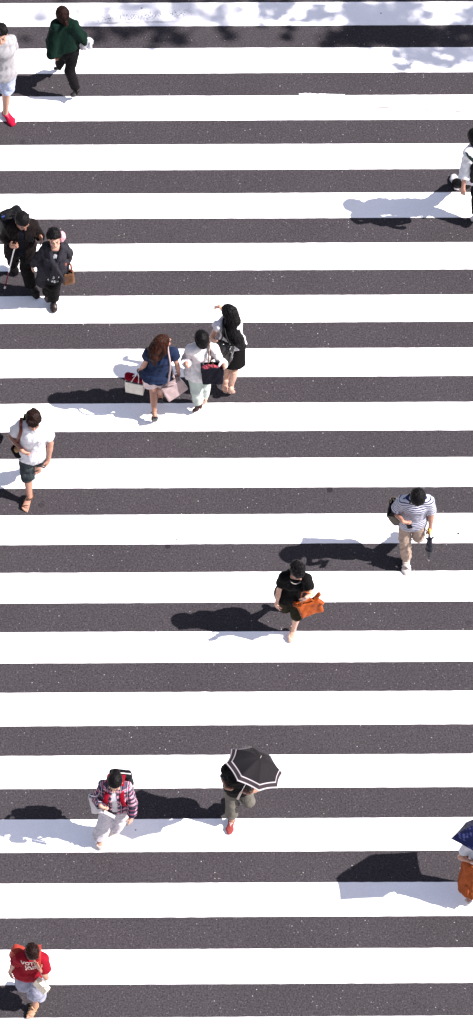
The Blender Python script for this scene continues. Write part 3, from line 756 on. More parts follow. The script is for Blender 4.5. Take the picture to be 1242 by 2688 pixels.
# ------------------------------------------------------------ things people carry
def frame(A, B, C):
    """right, down and thickness axes of a bag from its two top corners and a point low on its front"""
    A, B, C = map(np.asarray, (A, B, C)); x = nrm(B-A); m = (A+B)/2; d = orth(C-m, x); return x, d, np.cross(x, d), m
class Thing:
    def __init__(s, name, label, cat, base, group=None):
        s.base = np.asarray(base, float); s.o = empty(name, s.base); tag(s.o, label, cat, group)
    def part(s, name, f, mat, parent=None, fold=0, label=None, wl=.09, ax=(0, 0, 1), seed=1):
        if fold: f.fold(fold, wl, ax, seed)
        o = f.make(name, mat, parent or s.o, s.base)
        if label: o['label'] = label
        return o
def bag(name, label, cat, A, B, C, depth, thick, mat, hmat=None, handles=(), flare=1.0, hollow=.0, fold=.003, r=.012, bottom=None, inner=None, hr=.006, wl=.08, group=None, seed=3, hname='handle'):
    x, d, n_, m = frame(A, B, C); w = np.linalg.norm(np.asarray(B)-np.asarray(A)); bot = m+d*depth
    T = Thing(name, label, cat, bot, group)
    f = F(*box_of([A, B, m-n_*thick/2, m+n_*thick/2, bot-x*w*.5*flare-n_*thick/2, bot+x*w*.5*flare+n_*thick/2], .07), h=.006)
    W0, W1 = w/2, w/2*flare
    def fn(X, Y, Z):
        q = (X-m[0], Y-m[1], Z-m[2]); dd = q[0]*d[0]+q[1]*d[1]+q[2]*d[2]; t = np.clip(dd/depth, 0, 1)
        u = np.abs(q[0]*x[0]+q[1]*x[1]+q[2]*x[2])-(W0+(W1-W0)*t-r); v = np.abs(q[0]*n_[0]+q[1]*n_[1]+q[2]*n_[2])-(thick/2*(.55+.45*t)-r)
        e = np.abs(dd-depth/2)-(depth/2-r)
        return np.sqrt(np.maximum(u, 0)**2+np.maximum(v, 0)**2+np.maximum(e, 0)**2)+np.minimum(np.maximum(np.maximum(u, v), e), 0)-r
    f.put(fn, f.lo, f.lo+f.n*f.h)
    if hollow: f.rbox(m, (x, n_, d), (w/2-.012, thick/2*.55-.008, hollow), .004, op='s')
    bo = T.part('bag_body', f, mat, fold=fold, wl=wl, ax=d, seed=seed)
    if inner is not None:
        g = F(*box_of([A, B, m+d*.06], .06), h=.006)
        for i in range(5): g.ell(m+x*w*(.16*(i-2))+d*(.042+.012*(i % 2))+n_*.01*((i*2) % 3-1), (x, n_, d), (w*.14, thick*.17, .03), .015)
        T.part('contents', g, inner, fold=.003, wl=.04)
    for hp_ in handles:
        g = F(*box_of(list(hp_), .04), h=.0045)
        pts = smooth_path(hp_)
        for i in range(len(pts)-1): g.cap(pts[i], pts[i+1], hr)
        T.part(hname, g, hmat or mat)
    return T, (x, d, n_, m, bot)
def smooth_path(pts, n=5):
    pts = [np.asarray(p, float) for p in pts]; out = []
    for i in range(len(pts)-1):
        p0 = pts[max(i-1, 0)]; p1, p2 = pts[i], pts[i+1]; p3 = pts[min(i+2, len(pts)-1)]
        for j in range(n):
            t = j/n; out.append(.5*((2*p1)+(-p0+p2)*t+(2*p0-5*p1+4*p2-p3)*t*t+(-p0+3*p1-3*p2+p3)*t**3))
    return out+[pts[-1]]
def strap(f, pts, r, n=5):
    pts = smooth_path(pts, n)
    for i in range(len(pts)-1): f.cap(pts[i], pts[i+1], r)
def ribbon(f, pts, w, d, x, n=5):
    pts = smooth_path(pts, n)
    for i in range(len(pts)-1): f.ecap(pts[i], pts[i+1], (w, d), (w, d), x if not callable(x) else x(i))
def shoulder_top(p, d, t=.55, up=.06, off=0.):
    J = p.J; q = p.H/1.7; return lerp(J['neck'], J['s'+d], t)+p.spine*up*q+p.tf*off
def parasol(name, label, apex, axis, Rr, depth, nrib, rot, canopy_mat, colf, handle_to, handle_mat, shaft_mat, sag=.08):
    axis = nrm(axis); xx = orth(V(math.cos(rot), math.sin(rot), 0), axis); yy = np.cross(axis, xx)
    T = Thing(name, label, 'parasol', handle_to)
    NU, NA = 44, 12
    vs_, col, fs = [], [], []
    na = nrib*NA
    for i in range(NU+1):
        u = i/NU
        for j in range(na):
            a = 2*math.pi*j/na; tt = (j % NA)/NA; s = 1-(2*tt-1)**2       # 0 on a rib, 1 mid panel
            r = Rr*u*(1-sag*s*u)*(math.cos(math.pi/nrib)/math.cos((tt-.5)*2*math.pi/nrib)*.55+.45)
            z = -depth*(1-math.cos(u*1.25))/(1-math.cos(1.25))+.018*s*u*(1-u)*-1
            vs_.append(apex+xx*math.cos(a)*r+yy*math.sin(a)*r+axis*z); col.append(colf(u, a, tt, r))
    for i in range(NU):
        for j in range(na):
            k = (j+1) % na; fs.append((i*na+j, (i+1)*na+j, (i+1)*na+k, i*na+k))
    co = mesh_obj('canopy', vs_, None, canopy_mat, T.o, T.base, np.array(col), quads=fs)
    md = co.modifiers.new('thickness', 'SOLIDIFY'); md.thickness = .0015
    for r_ in range(nrib):
        a = 2*math.pi*r_/nrib; pts = []
        for u in np.linspace(.02, 1.0, 9):
            pts.append(apex+(xx*math.cos(a)+yy*math.sin(a))*Rr*u*.995+axis*(-depth*(1-math.cos(u*1.25))/(1-math.cos(1.25))-.006))
        f = F(*box_of(pts, .02), h=.004)
        for i in range(8): f.cap(pts[i], pts[i+1], .003)
        T.part('rib', f, shaft_mat)
    f = F(*box_of([apex+axis*.04, handle_to], .03), h=.004); f.cap(apex, handle_to, .005); T.part('shaft', f, shaft_mat)
    f = F(*box_of([apex+axis*.04, apex], .03), h=.004); f.cap(apex, apex+axis*.03, .006, .004); T.part('ferrule', f, handle_mat)
    f = F(*box_of([handle_to, handle_to-axis*.1], .03), h=.004); f.cap(handle_to+axis*.02, handle_to-axis*.09, .011, .013); T.part('handle', f, handle_mat)
    return T
LEATHER = solid('brown_leather', (.13, .05, .022), .55, .35); BLACKLEATHER = solid('black_leather', (.010, .009, .010), .45, .25)
RUBBER = solid('white_rubber', (.55, .54, .54), .6); METAL = solid('brushed_metal', (.5, .5, .52), .3, .5, 1.0)
def painted(name='painted_fabric', **k): return cloth(name, None, **k)
def texcol(base, marks=None):
    return lambda P: np.array(base)[None, :].repeat(len(P), 0)

#==== polo
p = Person((0, 1050, 5.95), 1.75, 8, dict(pel=(510, 770), neck=(522, 405), head=(527, 318), sR=(330, 400), eR=(178, 560), wR=(345, 795), fR=(440, 895),
    sL=(720, 420), eL=(785, 670), wL=(760, 930), fL=(722, 1100), kR=(430, 1130), aR=(465, 1520), tR=(405, 1690), kL=(620, 930), aL=(592, 1010), tL=(605, 1140)),
    zh=dict(aL=.16, tL=.03, kL=.5, wR=1.02, fR=.97), female=False, skin=SKIN_A, nod=10, look=-6, seed=5)
p.body('man in a white polo shirt and grey denim shorts striding in brown sandals')
p.hair(BROWNHAIR, fringe=.012, vol=.006, amp=.0035)
W = cloth('white_polo_cotton', (.54, .53, .56), bump=.8)
def collar(f):
    for e in (-1, 1): f.ecap(p.J['neck']+p.spine*.045+p.sx*e*.03-p.tf*.03, p.J['neck']+p.spine*.005+p.sx*e*.035+p.tf*.075, (.026, .006), (.02, .005), p.sx, .004)
p.top('polo_shirt', W, sleeve=.62, hem=.12, off=.013, flare=.014, sflare=.02, neckr=.06, fold=.0045, extra=collar)
p.trousers('shorts', cloth('grey_denim', (.075, .095, .105), var=.45), upto=1.24, off=.012, rk=.082, ra=.08, rt=.088, fold=.005)
for d in 'RL': p.sandal(d, LEATHER)
T = Thing('shoulder_bag', 'small tan and black bag behind the arm of the man in the white polo shirt', 'bag', p.at((270, 790), .95))
f = F(*box_of([p.at((215, 720), 1.0), p.at((330, 850), .85)], .12), h=.006)
f.ecap(p.at((235, 745), .98), p.at((300, 850), .90), (.05, .035), (.055, .04), V(1, 0, 0), .02)
T.part('bag_body', f, cloth('dark_canvas', (.015, .014, .016)), fold=.003)
f = F(*box_of([p.at((265, 770), 1.0)], .12), h=.005); f.ell(p.at((262, 775), 1.0), (V(1, 0, 0), V(0, 1, 0), UP), (.032, .03, .045), .01)
T.part('pocket', f, cloth('tan_canvas', (.36, .24, .13)))
a_ = p.at((328, 345), 1.52)
f = p.field(['sR', 'neck', 'pel', 'wR'], .2, .005)
ribbon(f, [a_-p.tf*.09-p.spine*.12, a_-p.tf*.07-p.spine*.02, a_, p.at((325, 400), 1.47), p.at((325, 480), 1.42), p.at((300, 580), 1.3), p.at((280, 660), 1.12), p.at((280, 740), 1.0)], .021, .006, p.sx)
T.part('strap', f, solid('red_brown_leather', (.22, .045, .02), .5, .35))
f = p.field(['sR', 'neck'], .2, .005); f.ecap(a_-p.tf*.085-p.spine*.10+p.sx*-.03, a_-p.tf*.10+p.spine*.01-p.sx*.045, (.017, .008), (.02, .008), p.sx); T.part('strap_end', f, cloth('olive_webbing', (.05, .04, .02)))

#==== striped
p = Person((980, 1260, 5.409), 1.68, -3, dict(pel=(560, 530), neck=(618, 258), head=(632, 250), sR=(425, 300), eR=(305, 440), wR=(420, 590), fR=(515, 655),
    sL=(785, 300), eL=(820, 480), wL=(812, 680), fL=(822, 770), kR=(450, 830), aR=(468, 1130), tR=(470, 1320), kL=(640, 800), aL=(618, 700), tL=(622, 800)),
    zh=dict(aL=.26, tL=.10, kL=.5, wR=1.0, fR=1.0, freeL=0), female=False, skin=SKIN_A, nod=48, look=4, seed=8)
p.body('man in a blue and white striped T-shirt looking down at the phone in his hand', hands=dict(R=.75, L=1.2), bare_feet=False)
p.hair(BLACKHAIR, vol=.006, amp=.002)
p.top('striped_shirt', cloth('striped_jersey', None, pattern=pat_stripes, var=.08), sleeve=.72, hem=.11, off=.013, flare=.014, sflare=.022, neckr=.062, fold=.0042)
BEIGE = cloth('beige_cotton', (.36, .27, .22), var=.12, bump=.8)
p.trousers('trousers', BEIGE, upto=1.9, off=.012, rk=.066, ra=.056, rt=.083, fold=.005, wl=.06)
for d in 'RL': p.shoe(d, cloth('cream_canvas', (.45, .40, .36)), off=.006, sole=RUBBER, lace=cloth('grey_lace', (.2, .2, .22)))
w_, D, n_, th = p.pal['R']; c = p.at((508, 650), p.J['fR'][2]+.03)
T = Thing('phone', 'black phone in the right hand of the man in the striped T-shirt', 'phone', c)
f = F(*box_of([c], .12), h=.004); ax = nrm(V(.12, -.78, .58)); lx = orth(V(1, 0, 0), ax); f.rbox(c, (ax, lx, np.cross(ax, lx)), (.068, .032, .006), .005); T.part('phone_case', f, solid('black_glass', (.008, .008, .01), .15, .5, var=0))
f = F(*box_of([c], .12), h=.003); u_ = np.cross(ax, lx); u_ = u_ if u_[2] > 0 else -u_
f.rbox(c+u_*.0055, (ax, lx, u_), (.062, .029, .0016), .001); T.part('screen', f, solid('screen_glass', (.012, .013, .018), .08, .5, var=0))
w_, D, n_, th = p.pal['L']; g0 = w_+D*.07+n_*.02
T = Thing('folded_umbrella', 'closed navy umbrella with a yellow handle hanging from the hand of the striped-shirt man', 'umbrella', p.at((790, 1150), .12))
tip = p.at((790, 1150), .30); tp = p.at((800, 815), .70)
f = F(*box_of([tip, tp], .07), h=.005); ax = nrm(tp-tip); L_ = np.linalg.norm(tp-tip)
f.cap(tip+ax*.04, tip+ax*L_*.5, .010, .040, .01); f.cap(tip+ax*L_*.5, tp-ax*.03, .040, .026, .01)
for i in range(4): f.cap(tp-ax*.05, tp+ax*.005+(V(math.cos(i*1.7), math.sin(i*1.7), 0))*.045, .014, .006, .008)
NAVY = cloth('navy_nylon', (.012, .015, .035), rough=.5, spec=.4)
T.part('canopy', f, NAVY, fold=.003, wl=.05, ax=ax)
f = F(*box_of([tip, tp, g0], .08), h=.004); f.cap(tip, g0, .005); T.part('shaft', f, METAL)
f = F(*box_of([g0, tp], .09), h=.004); strap(f, [g0-ax*.05, g0+ax*.04, g0+ax*.085+p.tf*.02, g0+ax*.08+p.tf*.055, g0-ax*.0+p.tf*.065], .014); T.part('handle', f, solid('yellow_handle', (.62, .38, .05), .45))
A, B, C = p.at((262, 262), 1.02), p.at((262, 470), .98), p.at((345, 700), .62)
A = p.at((285, 235), 1.10); B = p.at((232, 520), 1.06); C = (A+B)/2+V(.10, -.03, -.3)
st_ = shoulder_top(p, 'R', .5, .066)
T, (x, d, n_, m, bot) = bag('tote_bag', 'grey brown tote bag on the shoulder of the man in the striped T-shirt', 'bag', A, B, C, .36, .15, cloth('taupe_canvas', (.17, .145, .125)), BLACKLEATHER,
    [[lerp(A, B, .12), p.at((370, 330), 1.28), st_-p.tf*.04, st_+p.tf*.05, p.at((435, 395), 1.22), lerp(A, B, .9)]], flare=.72, hollow=.1, fold=.003, hr=.011, hname='strap')

#==== orangebag
p = Person((680, 1450, 5.409), 1.55, 12, dict(pel=(462, 540), neck=(535, 300), head=(552, 255), sR=(355, 352), eR=(283, 540), wR=(248, 735), fR=(262, 850),
    sL=(678, 372), eL=(735, 590), wL=(668, 640), fL=(610, 735), kR=(370, 770), aR=(385, 690), tR=(385, 800), kL=(545, 880), aL=(492, 1110), tL=(462, 1235)),
    zh=dict(aR=.24, tR=.06, kR=.45, wL=1.03, fL=.98, eL=.98, freeR=0), skin=SKIN_B, nod=24, look=10, seed=11, build=.95)
p.body('woman in a black top and olive shorts looking down, an orange bag on her arm', bare_feet=False)
p.hair(BLACKHAIR, fringe=.02, vol=.008, amp=.003, chains=[([p.hp(-.03, -.02, .12), p.hp(.02, -.03, .125)], [.018*1, .018])])
BLACKC = cloth('black_cotton', (.011, .010, .011), var=.3, spec=.2)
p.top('black_top', BLACKC, sleeve=.5, hem=.11, off=.016, flare=.04, sflare=.022, neckr=.078, neckdrop=.035, fold=.003)
f = F(*box_of([p.J['neck']], .2), h=.0045); nk = p.J['neck']+p.tf*.03
strap(f, [nk+p.spine*(.035-.035*(1+math.cos(t))/2*2)+p.sx*math.sin(t)*.078+p.tf*math.cos(t)*.085 for t in np.linspace(-2.1, 2.1, 10)], .0055, 3); p.kid(f, 'neckline_trim', cloth('pale_trim', (.34, .32, .30)))
p.trousers('shorts', cloth('olive_cotton', (.06, .052, .028), var=.25), upto=1.0, off=.010, rk=.08, ra=.08, rt=.084, fold=.003)
for d in 'RL': p.shoe(d, solid('nude_leather', (.47, .28, .22), .45), off=.003, low=True)
A, B, C = p.at((500, 740), .80), p.at((905, 700), .80), p.at((690, 880), .62)
A = p.at((530, 745), .80); B = p.at((850, 640), .86); C = p.at((745, 830), .62)
ORA = solid('orange_leather', (.42, .085, .014), .5, .3, var=.25, scale=18, bump=.9)
eb = lerp(p.J['eL'], p.J['wL'], .45)
T, fr = bag('handbag', 'soft orange leather handbag hanging from the forearm of the woman in the black top', 'bag', A, B, C, .2, .15, ORA, ORA,
    [[lerp(A, B, .2)+V(0, .03, 0), eb+p.sx*.05-UP*.04+V(-.02, .03, .05), eb+V(.0, .0, .055), lerp(A, B, .75)+V(0, .03, .04)], [lerp(A, B, .2)-V(0, .03, 0), eb+V(-.03, -.03, .04), lerp(A, B, .75)-V(0, .03, -.02)]], flare=.95, fold=.006, r=.02, hr=.008, wl=.1)
f = F(*box_of([B], .15), h=.005); f.ecap(B-V(.05, 0, .01), B+V(.005, .03, .03), (.022, .012), (.034, .014), V(.3, 1, 0), .01); f.ecap(lerp(A, B, .95)-V(0, .02, .02), p.at((905, 725), .82), (.02, .012), (.03, .012), V(.2, 1, 0), .01); T.part('flap', f, ORA, fold=.003)
f = F(*box_of([A], .15), h=.005); f.ecap(A+V(.03, 0, -.01), A+V(-.03, .0, .03), (.02, .01), (.03, .012), V(.3, 1, 0), .01); T.part('side_flap', f, ORA, fold=.003)

#==== plaid
p = Person((200, 2000, 5.95), 1.60, -4, dict(pel=(625, 600), neck=(605, 370), head=(606, 320), sR=(432, 375), eR=(322, 575), wR=(385, 690), fR=(480, 800),
    sL=(795, 400), eL=(880, 640), wL=(868, 850), fL=(835, 1045), kR=(470, 900), aR=(368, 1210), tR=(375, 1310), kL=(680, 880), aL=(592, 1060), tL=(565, 1140)),
    zh=dict(aL=.14, tL=.03, wR=.98, fR=.93), skin=SKIN_B, nod=16, look=-4, seed=15)
p.body('woman in a pink and navy plaid shirt and wide pale trousers, hair in a bun', hands=dict(R=.9), bare_feet=False)
p.hair(BLACKHAIR, vol=.002, amp=.0012, chains=[([p.hp(0, -.07, .03), p.hp(0, -.108, .035), p.hp(.01, -.112, .03)], [.04, .04, .034])])
p.top('white_undershirt', cloth('white_jersey', (.5, .49, .52)), sleeve=0, hem=.06, off=.014, flare=.006, neckr=.07, neckdrop=.02, fold=0)
def slit(f): f.ecap(p.J['neck']+p.tf*.16, p.J['pel']+p.tf*.17, (.028, .12), (.034, .12), p.sx, .008, None, 's')
p.top('plaid_shirt', cloth('plaid_cotton', None, pattern=pat_plaid, var=.12), sleeve=1.88, hem=.035, off=.018, flare=.024, sflare=.008, neckr=.072, fold=.0045, extra=slit, wl=.07)
PALE = cloth('pale_grey_linen', (.46, .43, .46), var=.1, bump=.7)
p.trousers('wide_trousers', PALE, upto=1.98, off=.014, rk=.082, ra=.08, rt=.088, fold=.006, wl=.06, k=.012)
for d in 'RL': p.shoe(d, solid('beige_leather', (.45, .36, .33), .5), off=.004, low=True)
T = Thing('backpack', 'black backpack with red straps worn by the woman in the plaid shirt', 'backpack', p.J['pel']-p.tf*.2)
f = p.field(['neck', 'pel'], .36, .006); bc = lerp(p.J['pel'], p.J['neck'], .5)-p.tf*.165-p.sx*.045
f.rbox(bc, (p.sx, p.tf, p.spine), (.12, .055, .19), .04); f.rbox(bc-p.tf*.055-p.spine*.05, (p.sx, p.tf, p.spine), (.09, .03, .11), .03, .01)
T.part('bag_body', f, cloth('black_nylon', (.016, .016, .02), rough=.6), fold=.003)
f = p.field(['neck', 'pel'], .3, .005); f.rbox(bc+p.spine*.185-p.tf*.0-p.sx*.05, (p.sx, p.tf, p.spine), (.06, .006, .01), .004); T.part('piping', f, cloth('white_tape', (.6, .6, .6)))
for d in 'RL':
    a_ = shoulder_top(p, d, .58, .068); f = p.field(['neck', 'pel', 's'+d], .26, .005)
    ribbon(f, [a_-p.tf*.13-p.spine*.06, a_-p.tf*.06, a_+p.tf*.01, lerp(p.J['neck'], p.J['s'+d], .70)+p.tf*.13-p.spine*.06, lerp(p.J['neck'], p.J['s'+d], .84)+p.tf*.145-p.spine*.18, lerp(p.J['neck'], p.J['s'+d], .85)+p.tf*.07-p.spine*.34, lerp(p.J['neck'], p.J['s'+d], .8)-p.tf*.12-p.spine*.36], .028, .008, p.sx)
    T.part('strap', f, cloth('red_webbing', (.42, .008, .03)))
A, B, C = p.at((195, 525), .98), p.at((335, 520), 1.0), p.at((235, 740), .72)
WT = cloth('white_canvas', (.50, .47, .48))
T, fr = bag('tote_bag', 'white tote bag tucked under the arm of the woman in the plaid shirt', 'bag', A, B, C, .26, .13, WT, WT,
    [[A+V(.02, 0, 0), p.at((300, 540), 1.08), p.at((345, 520), 1.1), B]], flare=1.25, hollow=.09, fold=.003, inner=cloth('brown_lining', (.05, .035, .02)), hr=.009)
w_, D, n_, th = p.pal['R']; c = w_+D*.12+n_*.03
T = Thing('paper_folder', 'folded white leaflet held by the woman in the plaid shirt', 'leaflet', c)
a_, b_ = p.at((440, 780), .93), p.at((598, 862), .87); ax = nrm(b_-a_); y_ = orth(V(.2, 1, .3), ax)
f = F(*box_of([a_, b_], .08), h=.004); f.rbox((a_+b_)/2, (ax, y_, np.cross(ax, y_)), (np.linalg.norm(b_-a_)/2+.005, .017, .006), .003); o = T.part('cover', f, solid('white_paper', (.55, .55, .56), .7, bump=.02))
f = F(*box_of([a_, b_], .08), h=.004); f.rbox((a_+b_)/2+y_*.03+V(0, 0, .004), (ax, y_, np.cross(ax, y_)), (np.linalg.norm(b_-a_)/2-.01, .009, .006), .003); T.part('spine', f, BLACKC)

#==== parasolman
p = Person((540, 1950, 5.409), 1.46, -6, dict(pel=(458, 580), neck=(458, 352), head=(478, 330), sR=(310, 365), eR=(240, 470), wR=(292, 640), fR=(370, 690),
    sL=(610, 350), eL=(745, 650), wL=(620, 715), fL=(500, 725), kR=(370, 850), aR=(368, 1110), tR=(330, 1290), kL=(610, 830), aL=(560, 760), tL=(570, 860)),
    zh=dict(aL=.24, tL=.06, kL=.48, wR=.92, fR=.92, wL=.97, fL=1.03), female=True, skin=SKIN_C, nod=34, seed=21, build=.95)
p.body('person in a black top and grey cropped trousers under the black parasol', hands=dict(R=.7, L=1.3), bare_feet=False)
p.hair(BLACKHAIR, vol=.004, amp=.002)
p.top('black_top', BLACKC, sleeve=.16, hem=.13, off=.014, flare=.02, sflare=.03, fold=.004)
p.trousers('cropped_trousers', cloth('grey_olive_cotton', (.19, .175, .15), var=.18, bump=.6), upto=1.66, off=.014, rk=.068, ra=.072, rt=.075, fold=.003, wl=.07)
RED = cloth('red_canvas', (.38, .075, .07))
for d in 'RL': p.shoe(d, RED, off=.006, sole=RUBBER, lace=cloth('white_lace', (.6, .58, .58)))
BLK = painted('parasol_fabric', rough=.75, var=.05, bump=.08, spec=.25)
def pc(u, a, tt, r): return (.42, .38, .40) if (.82 < u < .842 or u > .972) else ((.022, .017, .02) if u > .842 else (.0085, .0075, .009))
apx = p.at((775, 212), 1.58); pax = nrm(V(.371, .342, .863)); hnd = apx-pax*.56
parasol('parasol', 'black parasol with a double white border held by the person in red sneakers', apx, pax, .335, .17, 8, .15, BLK, pc, hnd, solid('pale_wood', (.5, .42, .36), .5), METAL)
A, B, C = p.at((215, 470), 1.0), p.at((345, 400), 1.02), p.at((270, 560), .85)
bag('shoulder_bag', 'small grey and black bag behind the elbow of the person under the black parasol', 'bag', A, B, C, .16, .09, cloth('dark_print', (.07, .075, .085), var=.6, scale=30), BLACKLEATHER,
    [[A, shoulder_top(p, 'R', .6, .07), B]], hr=.007, hname='strap')

#==== blueparasol
p = Person((1100, 2130, 8.38), 1.44, -10, dict(pel=(1330, 1130), neck=(1350, 700), head=(1355, 610), sR=(1080, 740), eR=(905, 1010), wR=(1120, 1095), fR=(1290, 1100),
    sL=(1560, 720), eL=(1610, 1000), wL=(1600, 980), fL=(1612, 1080), kR=(1200, 1500), aR=(1120, 1840), tR=(1085, 1990), kL=(1420, 1430), aL=(1430, 1600), tL=(1420, 1720)),
    zh=dict(aL=.16, tL=.03, wR=.94, fR=.94, wL=1.04, fL=1.07), skin=SKIN_A, nod=14, seed=25)
p.body('woman in a white top and long orange skirt under the blue dotted parasol', hands=dict(R=.6, L=1.2), bare_feet=False)
p.hair(BLACKHAIR, vol=.006, amp=.003)
p.top('white_top', cloth('white_jersey', (.5, .49, .52)), sleeve=.5, hem=-.02, off=.010, flare=.006, sflare=.025, fold=.004)
bt = p.J['pel']*V(1, 1, 0)+V(-.01, -.08, .27)
p.skirt('orange_skirt', cloth('orange_cotton', (.42, .10, .03), var=.25, bump=.9), bt, w0=(.165, .135), w1=(.205, .17), fold=.008, wl=.08)
for d in 'RL': p.shoe(d, cloth('white_canvas', (.50, .47, .48)), off=.004, low=True)
def dots(u, a, tt, r):
    x, y = r*math.cos(a), r*math.sin(a); g = .036; i = round(x/g); xx_ = x-i*g; yy_ = (y+(i % 2)*g/2); yy_ -= round(yy_/g)*g
    return (.05, .055, .16) if xx_*xx_+yy_*yy_ < .0085**2 else (.0035, .006, .034)
pax = nrm(V(.0, .66, .75)); apx = G(1293, 2197, 1.27)+pax*.19; hnd = apx-pax*.40
parasol('parasol', 'navy blue parasol with pale dots held by the woman in the orange skirt', apx, pax, .45, .19, 6, math.pi+.12, painted('dotted_fabric', rough=.7, var=.05, bump=.08, spec=.25), dots, hnd, solid('pale_wood', (.5, .42, .36), .5), METAL)

#==== redshirt
p = Person((0, 2460, 6.611), 1.58, 6, dict(pel=(510, 510), neck=(556, 300), head=(566, 262), sR=(360, 355), eR=(238, 455), wR=(172, 612), fR=(175, 712),
    sL=(750, 370), eL=(805, 700), wL=(675, 530), fL=(580, 425), kR=(430, 780), aR=(430, 800), tR=(430, 900), kL=(650, 880), aL=(608, 1200), tL=(525, 1400)),
    zh=dict(aR=.2, tR=.05, kR=.45, kL=.44, eL=1.0, wL=1.17, fL=1.3), skin=SKIN_A, nod=26, look=10, seed=31, build=.86)
p.hs *= .87
hn = p.hp(0, 0, 0)-p.J['wL']; p.bust = False
p.body('woman in a red lettered T-shirt and pale skirt touching her face with her hand', hands=dict(L=.15), hn=dict(L=hn))
p.hair(BROWNHAIR, vol=.006, fringe=.01, amp=.002)
REDJ = cloth('red_jersey', (.42, .012, .03), var=.2)
tee = p.top('red_shirt', REDJ, sleeve=.6, hem=.10, off=.017, flare=.045, sflare=.024, neckr=.066, neckdrop=.02, fold=.002, bust=False)
# the printed words, laid onto the cloth
def lettering(person, garment, rows, size, mat, up0, dx=0., lean=0.):
    me = garment.data; V0 = np.empty(len(me.vertices)*3, np.float32); me.vertices.foreach_get('co', V0); V0 = V0.reshape(-1, 3).astype(float)+person.base
    bv = BVHTree.FromPolygons([Vector(v) for v in V0], [tuple(q.vertices) for q in me.polygons])
    vs_, fs = [], []; px_ = -person.sx; pz_ = orth(person.spine, px_); ty = np.cross(px_, pz_)
    if ty.dot(person.fw) < 0: ty = -ty
    origin = lerp(person.J['pel'], person.J['neck'], up0)
    for txt, sz, ys, yo in rows:
        cu = bpy.data.curves.new('words', 'FONT'); cu.body = txt; cu.size = sz; cu.align_x = 'CENTER'; cu.offset = sz*.035; cu.space_character = 1.05
        ob = bpy.data.objects.new('words', cu); SC.collection.objects.link(ob); bpy.context.view_layer.update()
        em = ob.to_mesh(); import bmesh
        bm = bmesh.new(); bm.from_mesh(em); bmesh.ops.triangulate(bm, faces=bm.faces)
        for _ in range(2):
            bmesh.ops.subdivide_edges(bm, edges=[e for e in bm.edges if e.calc_length() > .008], cuts=2); bmesh.ops.triangulate(bm, faces=bm.faces)
        k = len(vs_); bm.verts.ensure_lookup_table()
        for v in bm.verts:
            a = origin+px_*(v.co.x*.84+dx)+pz_*(v.co.y*ys-yo)+ty*.5
            hit = bv.ray_cast(Vector(a), Vector(-ty))
            q = np.array(hit[0]) if hit[0] is not None else a-ty*.38
            vs_.append(q+ty*.003)
        fs += [tuple(k+v.index for v in f_.verts) for f_ in bm.faces]
        bm.free(); bpy.data.objects.remove(ob)
    return mesh_obj('lettering', vs_, fs, mat, garment, person.base, smooth=False)
lettering(p, tee, [('VOTRE', .075, 1.2, 0.), ('JOIE', .082, 2.3, .15)], 0, solid('cream_print', (.62, .5, .44), .7), .83, dx=.0)
PB = cloth('pale_blue_cotton', (.29, .29, .37), var=.15, bump=.8)
p.trousers('wide_culottes', PB, upto=1.36, off=.012, rk=.10, ra=.105, rt=.072, fold=.006, wl=.08, k=.015, waist=-.02)
p.sandal('L', solid('gold_leather', (.42, .25, .12), .4, .4), heel=.0, straps=((.11, .044, 'x'), (.075, .046, 'x'), (.04, .046, ''), (.0, .046, ''), (-.01, .05, 'ankle')))
p.sandal('R', solid('gold_leather', (.42, .25, .12), .4, .4), straps=((.11, .044, 'x'), (.04, .046, ''), (-.01, .05, 'ankle')))
COR = cloth('coral_nylon', (.46, .06, .04), rough=.6)
T = Thing('backpack', 'coral red backpack worn by the woman in the lettered T-shirt', 'backpack', p.J['pel']-p.tf*.2)
bc = p.at((345, 300), 1.12); f = F(*box_of([bc], .3), h=.006); bx = nrm(p.sx+V(0, .35, .25)); by = orth(p.tf, bx)
f.rbox(bc, (bx, by, np.cross(bx, by)), (.10, .055, .15), .04); T.part('bag_body', f, COR, fold=.004)
for d in 'L':
    a_ = shoulder_top(p, d, .55, .066); f = p.field(['neck', 'pel', 's'+d], .26, .005)
    ribbon(f, [a_-p.tf*.12-p.spine*.05, a_-p.tf*.05, a_+p.tf*.01, lerp(p.J['neck'], p.J['s'+d], .72)+p.tf*.105-p.spine*.05, lerp(p.J['neck'], p.J['s'+d], 1.0)+p.tf*.07-p.spine*.14, lerp(p.J['neck'], p.J['s'+d], 1.0)-p.tf*.02-p.spine*.24], .026, .007, p.sx)
    T.part('strap', f, COR)
CREAM = solid('cream_paper', (.62, .53, .42), .7, bump=.05)
A, B, C = p.at((655, 715), .86), p.at((835, 880), .84), p.at((640, 770), .62)
A = p.at((655, 710), .88); B = p.at((850, 905), .84); C = p.at((715, 870), .72)
T, fr = bag('paper_bag', 'cream paper bag hanging from the elbow of the woman in the lettered T-shirt', 'bag', A, B, C, .13, .10, CREAM, CREAM,
    [[lerp(A, B, .25)+V(0, .02, 0), p.at((800, 770), 1.04), p.at((835, 790), 1.0), lerp(A, B, .85)]], r=.004, fold=0, hr=.005)

